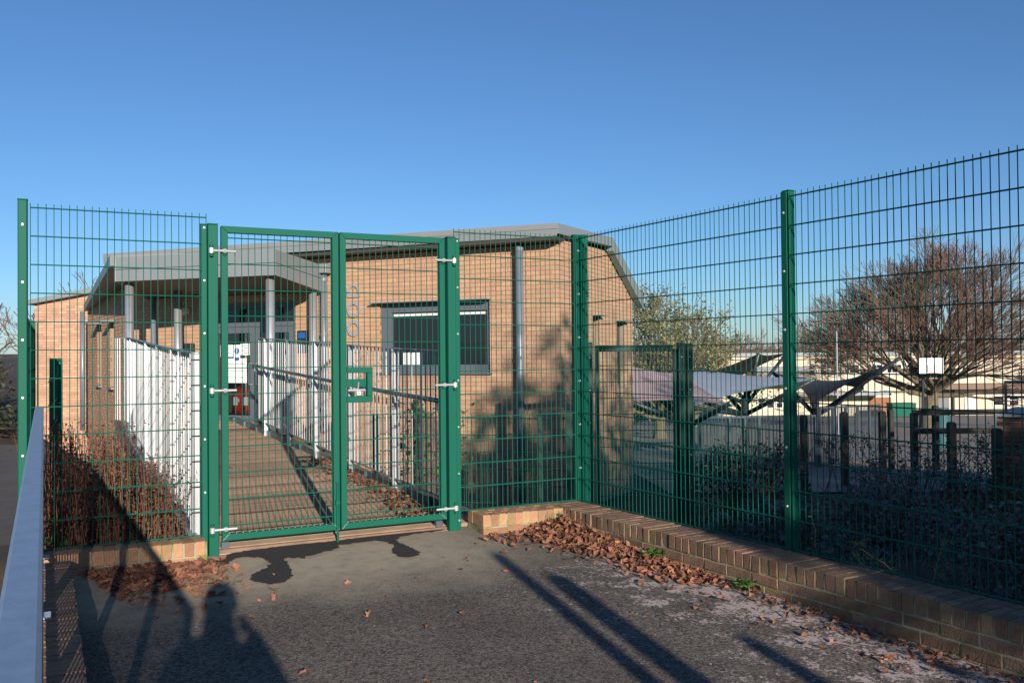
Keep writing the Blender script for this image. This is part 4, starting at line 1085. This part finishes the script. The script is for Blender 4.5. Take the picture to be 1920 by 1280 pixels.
# straggling weeds on the coping
for k, (tt, o) in enumerate(((3.05, .06), (3.3, .07), (2.72, .05), (3.55, .08))):
    p = rg(tt, o); R_ = random.Random(80 + k); w = thing('coping_weed', ['curling pale weed through the second mesh panel', 'leggy weed with small leaves at the second mesh panel', 'tiny green weed right beside the intermediate post', 'bent dry weed stalk behind the second mesh panel'][k], 'weed', (p.x, p.y, .21), 0)
    m = MB(); pts = [Vector((0, 0, -.12))]; d = Vector((0, 0, 1))
    for j in range(7): d = (d + Vector((R_.gauss(0, .45), R_.gauss(0, .25), .15))).normalized(); pts.append(pts[-1] + d * .055)
    part('stem', m.path(pts, .003, 5), 'plank', w)
    m = MB()
    for j in range(26): leaf_faces(m, pts[R_.randint(2, 7)] + Vector((R_.gauss(0, .03), R_.gauss(0, .02), R_.gauss(0, .03))), .03, R_)
    part('leaves', m, 'leaf_green', w)

# post and wire fence, bin, brick planter with railing
for k, (X_, yy, zt) in enumerate(((5.54, 17, 0.35), (6.31, 17, 0.4), (7.45, 18, 0.34), (9.32, 22, 0.1), (8.09, 18, 0.3), (9.47, 20, 0.32), (7.37, 15, 0.35), (7.05, 13, 0.41))):
    z0 = terrain_z(X_, yy)
    t = thing('timber_post', 'dark square timber garden post ' + ['standing left of the thin pale pole', 'aligned with the thin pale pole', 'just before the slimmer farther post', 'slimmer, behind another post near the green container', 'between the slim posts and the basketball pole', 'tallest, next to the basketball pole', 'in front of the teal bin', 'in front of the brick planter'][k], 'post', (round(X_, 2), yy, z0), 0, 'timber posts along the garden edge')
    part('shaft', MB().box(-.06, .06, -.06, .06, -.2, zt - z0 - .03), 'timber_dark', t, bevel=.006)
    part('weathered_top', MB().hexa([(-.058, -.058, zt - z0 - .029), (.058, -.058, zt - z0 - .029), (.058, .058, zt - z0 - .029), (-.058, .058, zt - z0 - .029), (-.04, -.04, zt - z0), (.04, -.04, zt - z0), (.04, .04, zt - z0), (-.04, .04, zt - z0)]), 'timber_dark', t)
for z_, lb in ((.22, 'upper dark timber rail crossing before the teal bin'), (-.18, 'lower dark timber rail crossing before the teal bin')):
    tag(part('fence_rail', MB().box(0, 2.1, -.03, .03, -.06, .06), 'timber_dark', None, bevel=.006, loc=(8.6, 19.2, z_)), lb, 'rail')
bn = thing('litter_bin', 'teal cylindrical litter bin behind the timber rails', 'bin', (14.5, 30.2, -1.8), 0)
part('drum', MB().tube((0, 0, .0), (0, 0, 1.18), .25, .27, n=20), 'bin_teal', bn, smooth=False); part('lid', MB().tube((0, 0, 1.181), (0, 0, 1.40), .285, .24, n=20), 'bin_teal', bn); part('opening', MB().box(-.14, .14, -.285, -.24, 1.21, 1.32), 'black_plastic', bn)
pl = thing('brick_planter', 'dark brick retaining planter with slab coping at the right edge of the garden', 'wall', (8.35, 15.4, -1.1), R(-38))
part('core', MB().box(.01, 4.2, .01, 2.0, 0, 1.50), 'mortar', pl)
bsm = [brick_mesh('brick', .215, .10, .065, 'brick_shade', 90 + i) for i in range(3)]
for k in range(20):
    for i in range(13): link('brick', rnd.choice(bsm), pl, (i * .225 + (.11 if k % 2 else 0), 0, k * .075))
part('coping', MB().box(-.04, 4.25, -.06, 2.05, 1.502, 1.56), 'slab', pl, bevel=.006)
rl = thing('planter_railing', 'blue-grey tubular railing standing on the brick planter', 'railing', (8.55, 15.5, .462), R(-38))
m = MB()
for z_ in (.27, .53): m.tube((0, .1, z_), (3.9, .1, z_), .024, n=8)
part('rails', m, 'blue_grey_steel', rl)
for i in range(4): part('upright', MB().tube((i * 1.28, .1, 0), (i * 1.28, .1, .55), .024, n=8), 'blue_grey_steel', rl)

# ------------------------------------------------------------------ dead dock stems, brambles
R_ = random.Random(31); m = MB()
for i in range(900):
    u = R_.uniform(-4.42, -3.42); n_ = .06 + 3.4 * R_.random() ** 1.5
    u -= .0; p = gp(u + .0, n_); z = terrain_z(p.x, p.y); h = R_.uniform(.35, 1.12) * (1.0 if u < -3.75 else .7)
    d = Vector((R_.gauss(0, .10), R_.gauss(0, .10), 1)).normalized(); b0 = Vector((p.x, p.y, z - .02)); q = b0 + d * h
    m.tube(b0, q, .0045, .002, n=3, cap=False)
    for j in range(R_.randint(8, 26)):
        f = R_.uniform(.25, 1.02)
        leaf_faces(m, b0 + d * h * f + Vector((R_.gauss(0, .022), R_.gauss(0, .022), R_.gauss(0, .02))), R_.uniform(.018, .034), R_)
    if R_.random() < .35:
        c = b0 + d * h * R_.uniform(.3, .6); e = (d + Vector((R_.gauss(0, .6), R_.gauss(0, .6), .3))).normalized()
        m.tube(c, c + e * .25, .003, .0015, n=3, cap=False)
part('dead_dock_stems', m, 'dock', kind='stuff', label='thicket of reddish-brown dead dock stems behind the fence panel')
R_ = random.Random(33); m = MB()
for i in range(260):
    p = gp(R_.uniform(-4.42, -3.5), R_.uniform(.04, .9)); leaf_faces(m, (p.x, p.y, terrain_z(p.x, p.y) + R_.uniform(0, .22)), R_.uniform(.05, .11), R_)
part('weed_leaves', m, 'leaf_green', kind='stuff', label='green weed leaves at the foot of the dead dock stems')
for k, (x, y, z0, z1, n_, lb) in enumerate(((-.85, 10.55, -.2, .88, 90, 'green bramble on the low mesh fence beside the right gate post'), (-1.25, 10.75, -.6, .9, 70, 'bramble with long green leaves behind the dark handrail end'))):
    R_ = random.Random(40 + k); t = thing('bramble', lb, 'bramble', (x, y, terrain_z(x, y)), 0); base = terrain_z(x, y); m = MB(); s_ = MB()
    for j in range(6):
        pts = [Vector((R_.gauss(0, .1), 0, 0))]; 
        for q in range(8): pts.append(pts[-1] + Vector((R_.gauss(.02, .06), R_.gauss(0, .03), (z1 - base) / 8)))
        s_.path(pts, .004, 4)
        for q in range(n_ // 6): leaf_faces(m, pts[R_.randint(3, 8)] + Vector((R_.gauss(0, .09), R_.gauss(0, .05), R_.gauss(0, .08))), R_.uniform(.05, .11), R_)
    part('stems', s_, 'twig', t); part('leaves', m, 'leaf_green', t)

# ------------------------------------------------------------------ leaf litter
def litter(name, label, n, fn, seed, size=(.035, .085)):
    R_ = random.Random(seed); m = MB()
    for i in range(n):
        p = fn(R_); 
        if p is None: continue
        s_ = R_.uniform(*size) * .5; M_ = Matrix.Rotation(R_.uniform(0, 6.28), 3, 'Z') @ Matrix.Rotation(R_.gauss(0, .45), 3, 'X') @ Matrix.Rotation(R_.gauss(0, .45), 3, 'Y')
        cu_ = R_.uniform(.1, .8); i0 = len(m.v); nn = 9
        m.v.append(tuple(p))
        for q in range(nn):
            an = 2 * math.pi * q / nn; rr_ = s_ * (1.0 if q % 2 == 0 else R_.uniform(.55, .8)) * (1.25 if q == 0 else 1) * R_.uniform(.8, 1.1)
            m.v.append(tuple(p + M_ @ Vector((math.cos(an) * rr_, math.sin(an) * rr_ * .8, cu_ * rr_ * abs(math.sin(an)) * .8 + R_.uniform(0, .15) * rr_))))
        for q in range(nn): m.f.append((i0, i0 + 1 + q, i0 + 1 + (q + 1) % nn))
    return part(name, m, 'leaf_dead', kind='stuff', label=label)
def gz(p): return forecourt_z(-(p - C).dot(NG))
def corner_pile(R_):
    # pile in the angle of the two walls; a measured along the right wall, b out from it
    a = R_.random() ** 1.5 * 1.9; b = abs(R_.gauss(0, .17 + .22 * max(0, 1 - a / 1.1)))
    p = C + nR * (DEP + .02 + b) + VR * (a + .32) + UG * (-.02)
    if (p - C).dot(NG) > -.28: p += NG * (-.28 - (p - C).dot(NG))
    hgt = .11 * math.exp(-(a / .7) ** 2) * math.exp(-(b / .3) ** 2)
    p.z = gz(p) + .012 + R_.random() * hgt; return p
litter('leaf_pile', 'heap of brown dead leaves in the angle of the brick walls', 1150, corner_pile, 61)
def wall_strip(R_):
    a = .8 + R_.random() * 5.2; b = abs(R_.gauss(0, .07)) + (R_.random() ** 4) * .5
    p = C + nR * (DEP + .02 + b) + VR * (a + .3); p.z = gz(p) + .01 + R_.random() * .02; return p
litter('leaf_strip', 'thin drift of dead leaves along the foot of the retaining wall', 620, wall_strip, 62, (.02, .055))
def left_pile(R_):
    u = -4.15 + abs(R_.gauss(0, .42)); b = .23 + abs(R_.gauss(0, .36)); p = gp(u + b * .25, -b)
    if u > -3.25: return None
    if (p - Vector((-2.95, 6.02, 0))).dot(Vector((math.cos(R(27.7)), math.sin(R(27.7)), 0))) < .06: return None
    p.z = gz(p) + .01 + R_.random() * .05 * math.exp(-b * 2); return p
litter('leaf_pile', 'brown dead leaves strewn between the side wall and the tan return wall', 900, left_pile, 63)
def deck_pile(R_):
    n_ = .3 + R_.random() ** 1.2 * 4.2; u = DL1 - .06 - abs(R_.gauss(0, .13)) - (.25 * R_.random() if n_ < 1.5 else 0); p = gp(u - SKEW * n_, n_); p.z = deck_z(n_) + .008 + R_.random() * .05; return p
litter('leaf_drift', 'dead leaves drifted along the boardwalk kerb behind the lock leaf', 700, deck_pile, 64, (.03, .07))
def strays(R_):
    p = gp(R_.uniform(-3.3, 1.2), -R_.uniform(.15, 4.5)); 
    if (p - C - nR * DEP).dot(nR) < .05: return None
    p.z = gz(p) + .008; return p
litter('stray_leaves', 'stray dead leaves and bits scattered over the forecourt', 90, strays, 65, (.015, .05))
# grass tufts at the wall foot
for k, (u, nn, lb) in enumerate(((-.42, -.31, 'tuft of dry grass above the heap of dead leaves'), )):
    R_ = random.Random(70 + k); m = MB(); p = gp(u, nn)
    for j in range(70):
        a = R_.uniform(0, 6.28); b0 = Vector((R_.gauss(0, .05), R_.gauss(0, .02), 0)); m.tube(b0, b0 + Vector((math.cos(a) * .07, math.sin(a) * .04, R_.uniform(.06, .17))), .0022, .0008, n=3, cap=False)
    t = thing('grass_tuft', lb, 'grass', (p.x, p.y, gz(p)), 0); part('blades', m, 'leaf_green', t)
for k, (a, b, lb) in enumerate(((2.45, .06, 'small green weed at the foot of the retaining wall below the intermediate post'), (1.55, .05, 'grass tuft at the foot of the retaining wall'))):
    R_ = random.Random(75 + k); m = MB(); p = C + nR * (DEP + b) + VR * a
    for j in range(60): leaf_faces(m, (R_.gauss(0, .04), R_.gauss(0, .03), R_.uniform(.005, .07)), .04, R_)
    t = thing('wall_weed', lb, 'weed', (p.x, p.y, gz(p)), 0); part('leaves', m, 'leaf_green', t)

# ------------------------------------------------------------------ photographer standing at the viewpoint, and posts behind, whose shadows fall into view
def skin_body(name, verts, edges, radii, mat, parent, root=0, sub=2):
    me = bpy.data.meshes.new(name); me.from_pydata([tuple(v) for v in verts], edges, []); me.update()
    o = link(name, me, parent); me.materials.append(MATS[mat])
    bm = bmesh.new(); bm.from_mesh(me); ly = bm.verts.layers.skin.verify()
    for i, v in enumerate(bm.verts): v[ly].radius = (radii[i], radii[i] if not isinstance(radii[i], tuple) else radii[i][1]) if not isinstance(radii[i], tuple) else radii[i]; v[ly].use_root = (i == root)
    bm.to_mesh(me); bm.free()
    o.modifiers.new('Skin', 'SKIN').use_smooth_shade = True
    s_ = o.modifiers.new('Sub', 'SUBSURF'); s_.levels = s_.render_levels = sub
    return o
GZ = forecourt_z((C).dot(NG)) 
GZ = .05 - .03 * C.dot(NG)
PX, PY = .06, -.30
pn = thing('person', 'person in dark coat standing at the viewpoint, both hands raising a camera to the face', 'person', (PX, PY, GZ), 0)
V = [(0, 0, .98), (0, 0, 1.15), (0, 0, 1.38), (0, .01, 1.50), (0, .03, 1.60), (0, .05, 1.72),      # 0 pelvis .. 5 head centre
     (-.19, 0, 1.44), (-.31, .06, 1.17), (-.16, .20, 1.50),                                        # 6 L shoulder, elbow, wrist
     (.19, 0, 1.44), (.37, .02, 1.19), (.12, .20, 1.53),                                           # 9 R
     (-.10, 0, .90), (-.12, .02, .50), (-.13, 0, .10), (-.14, .16, .04),
     (.10, 0, .90), (.13, .02, .50), (.14, 0, .10), (.15, .16, .04), (0, .055, 1.80)]
Ed = [(0, 1), (1, 2), (2, 3), (3, 4), (4, 5), (5, 20), (2, 6), (6, 7), (7, 8), (2, 9), (9, 10), (10, 11), (0, 12), (12, 13), (13, 14), (14, 15), (0, 16), (16, 17), (17, 18), (18, 19)]
Rd = [(.19, .14), (.18, .13), (.19, .13), (.12, .10), (.088, .088), (.10, .115), .085, .062, .042, .085, .062, .042, (.11, .11), .075, .055, .045, (.11, .11), .075, .055, .045, (.07, .085)]
skin_body('body', V, Ed, Rd, 'coat', pn)
hd = part('face', MB().ball((0, .07, 1.705), .088, 14, 10, 1.28), 'skin', pn, smooth=True)
part('nose', MB().tube((0, .15, 1.70), (0, .165, 1.66), .010, .016, n=8), 'skin', hd)
for sx in (-1, 1):
    part('ear', MB().ball((sx * .09, .05, 1.70), .028, 8, 6, 1.3), 'skin', hd, smooth=True)
    part('eye', MB().ball((sx * .033, .146, 1.715), .012, 8, 6), 'white_paint', hd)
part('mouth', MB().box(-.024, .024, .146, .154, 1.625, 1.634), 'red_paint', hd)
part('hair', MB().ball((0, .045, 1.745), .104, 14, 9, 1.0), 'hair', pn, smooth=True)
for sx in (-1, 1):
    w = Vector((-.16, .20, 1.50)) if sx < 0 else Vector((.12, .20, 1.53)); vv = [w, w + Vector((-sx * .035, .035, .02))]; ee = [(0, 1)]; rr_ = [.035, .034]
    pc = vv[1]
    for q in range(4):
        k0 = len(vv); base = pc + Vector((-sx * .012, .012, .028 - q * .019)); L_ = (.032, .036, .034, .027)[q]
        vv += [base, base + Vector((-sx * L_ * .5, L_ * .8, 0)), base + Vector((-sx * L_ * 1.3, L_ * .7, 0))]; ee += [(1, k0), (k0, k0 + 1), (k0 + 1, k0 + 2)]; rr_ += [.010, .009, .008]
    k0 = len(vv); vv += [pc + Vector((-sx * .02, -.02, -.03)), pc + Vector((-sx * .05, -.015, -.035))]; ee += [(1, k0), (k0, k0 + 1)]; rr_ += [.012, .010]
    skin_body('hand', vv, ee, rr_, 'skin', pn, 0, 1)
ck = thing('hand_camera', 'black camera held to the face by the photographer', 'camera', (0, 0, 1.55), 0)
part('camera_body', MB().box(-.068, .068, -.115, -.065, -.05, .045), 'black_plastic', ck, bevel=.008); part('lens', MB().tube((0, -.065, 0), (0, -.012, 0), .034, n=16), 'black_plastic', ck); part('prism_hump', MB().box(-.025, .025, -.11, -.068, .046, .07), 'black_plastic', ck, bevel=.005); part('shutter_button', MB().tube((.05, -.09, .046), (.05, -.09, .055), .008, n=8), 'zinc', ck)
def post_behind(tip, H, r, lb):
    L_ = (H - tip[2]) / math.tan(R(SUN_EL)); x = tip[0] + math.sin(R(SUN_AZ)) * L_; y = tip[1] + math.cos(R(SUN_AZ)) * L_
    d = -(Vector((x, y, 0)) - C).dot(NG); z0 = forecourt_z(d)
    t = thing('steel_post', lb, 'post', (x, y, z0), 0)
    part('shaft', MB().tube((0, 0, -.1), (0, 0, H - z0 - .03), r, n=14), 'green_dark', t, smooth=True); part('domed_cap', MB().ball((0, 0, H - z0 - .03), r * 1.02, 12, 6, .7), 'green_dark', t, smooth=True)
post_behind((-.18, 6.98, .0), 2.15, .055, 'taller round steel post behind the photographer')
post_behind((.26, 6.29, -.02), 2.0, .085, 'thicker round steel post behind the photographer')
post_behind((1.25, 5.1, -.06), 2.0, .06, 'short round steel post behind the photographer, furthest right')

# evergreen trees behind the viewpoint on the right, whose shade covers the garden and the lower end of the building
sp_v = Vector((.951, .309, 0)); sq_v = Vector((.309, -.951, 0))
for k, (c_, s_, rx, h) in enumerate(((5.2, 8.0, 1.9, 8.2), (7.6, 8.6, 2.1, 8.5), (10.6, 8.0, 2.2, 8.6), (14.0, 9.0, 2.4, 8.8))):
    p = sp_v * c_ + sq_v * s_
    shrub('evergreen_tree', 'dense evergreen tree behind the viewpoint, ' + ['closest to the steel posts', 'second from the steel posts', 'third from the steel posts', 'farthest from the steel posts'][k], (p.x, p.y, -.4), rx, rx, h, 15000, .24, 'ivy', 200 + k, stems=30, cat='tree', stem_mat='bark', thin=True, group='evergreens shading the garden')

# steel railing round the yard entrance, and twiggy climbers on the garden edge
def yard_railing(label, a, b, h, bars):
    a, b = Vector(a), Vector(b); d = b - a
    t = thing('yard_railing', label, 'railing', a, math.atan2(d.y, d.x), 'blue-grey railings at the yard edge'); L = Vector((d.x, d.y, 0)).length; sl_ = d.z / L
    part('top_rail', MB().bar((0, 0, h), (L, 0, h + d.z), .05, .05), 'blue_grey_steel', t); part('bottom_rail', MB().bar((0, 0, .12), (L, 0, .12 + d.z), .04, .04), 'blue_grey_steel', t)
    bm_ = MB().box(-.009, .009, -.009, .009, .141, h - .026).mesh('railing_bar', 'blue_grey_steel'); pm_ = MB().box(-.035, .035, -.035, .035, -.15, h - .026).mesh('railing_post', 'blue_grey_steel')
    for i in range(bars + 1):
        x = L * i / bars; link('railing_post' if i % 8 == 0 else 'railing_bar', pm_ if i % 8 == 0 else bm_, t, (x, 0, sl_ * x))
zy = terrain_z(9, 24)
yard_railing('blue-grey barred railing under the raised tip of the dark sail', (7.9, 23.0, zy + .05), (10.9, 26.5, zy - .1), 1.55, 40)
yard_railing('blue-grey barred railing left of the dark sail mast', (4.6, 22.0, zy + .1), (7.8, 23.0, zy + .05), 1.35, 32)
for k, (x, y, lb) in enumerate(((4.1, 14.2, 'twiggy dark climber below the pale blue-grey sail'), (6.0, 15.2, 'twiggy dark climber left of the timber posts'), (7.4, 14.6, 'twiggy dark climber among the timber posts'))):
    R_ = random.Random(300 + k); t = thing('climber', lb, 'shrub', (x, y, terrain_z(x, y)), 0); sg = []; m = MB()
    for j in range(14): grow(sg, Vector((R_.uniform(-.8, .8), R_.uniform(-.2, .2), 0)), Vector((R_.gauss(0, .2), 0, 1)).normalized(), .62, .010, 2, R_, .5, .05, (2, 2), .6)
    for q in sg:
        for _ in range(2): leaf_faces(m, q[1] + Vector((R_.gauss(0, .04), R_.gauss(0, .04), R_.gauss(0, .04))), .05, R_)
    part('stems', tubes(sg, 3, .004), 'timber_dark', t); part('leaves', m, 'ivy', t)
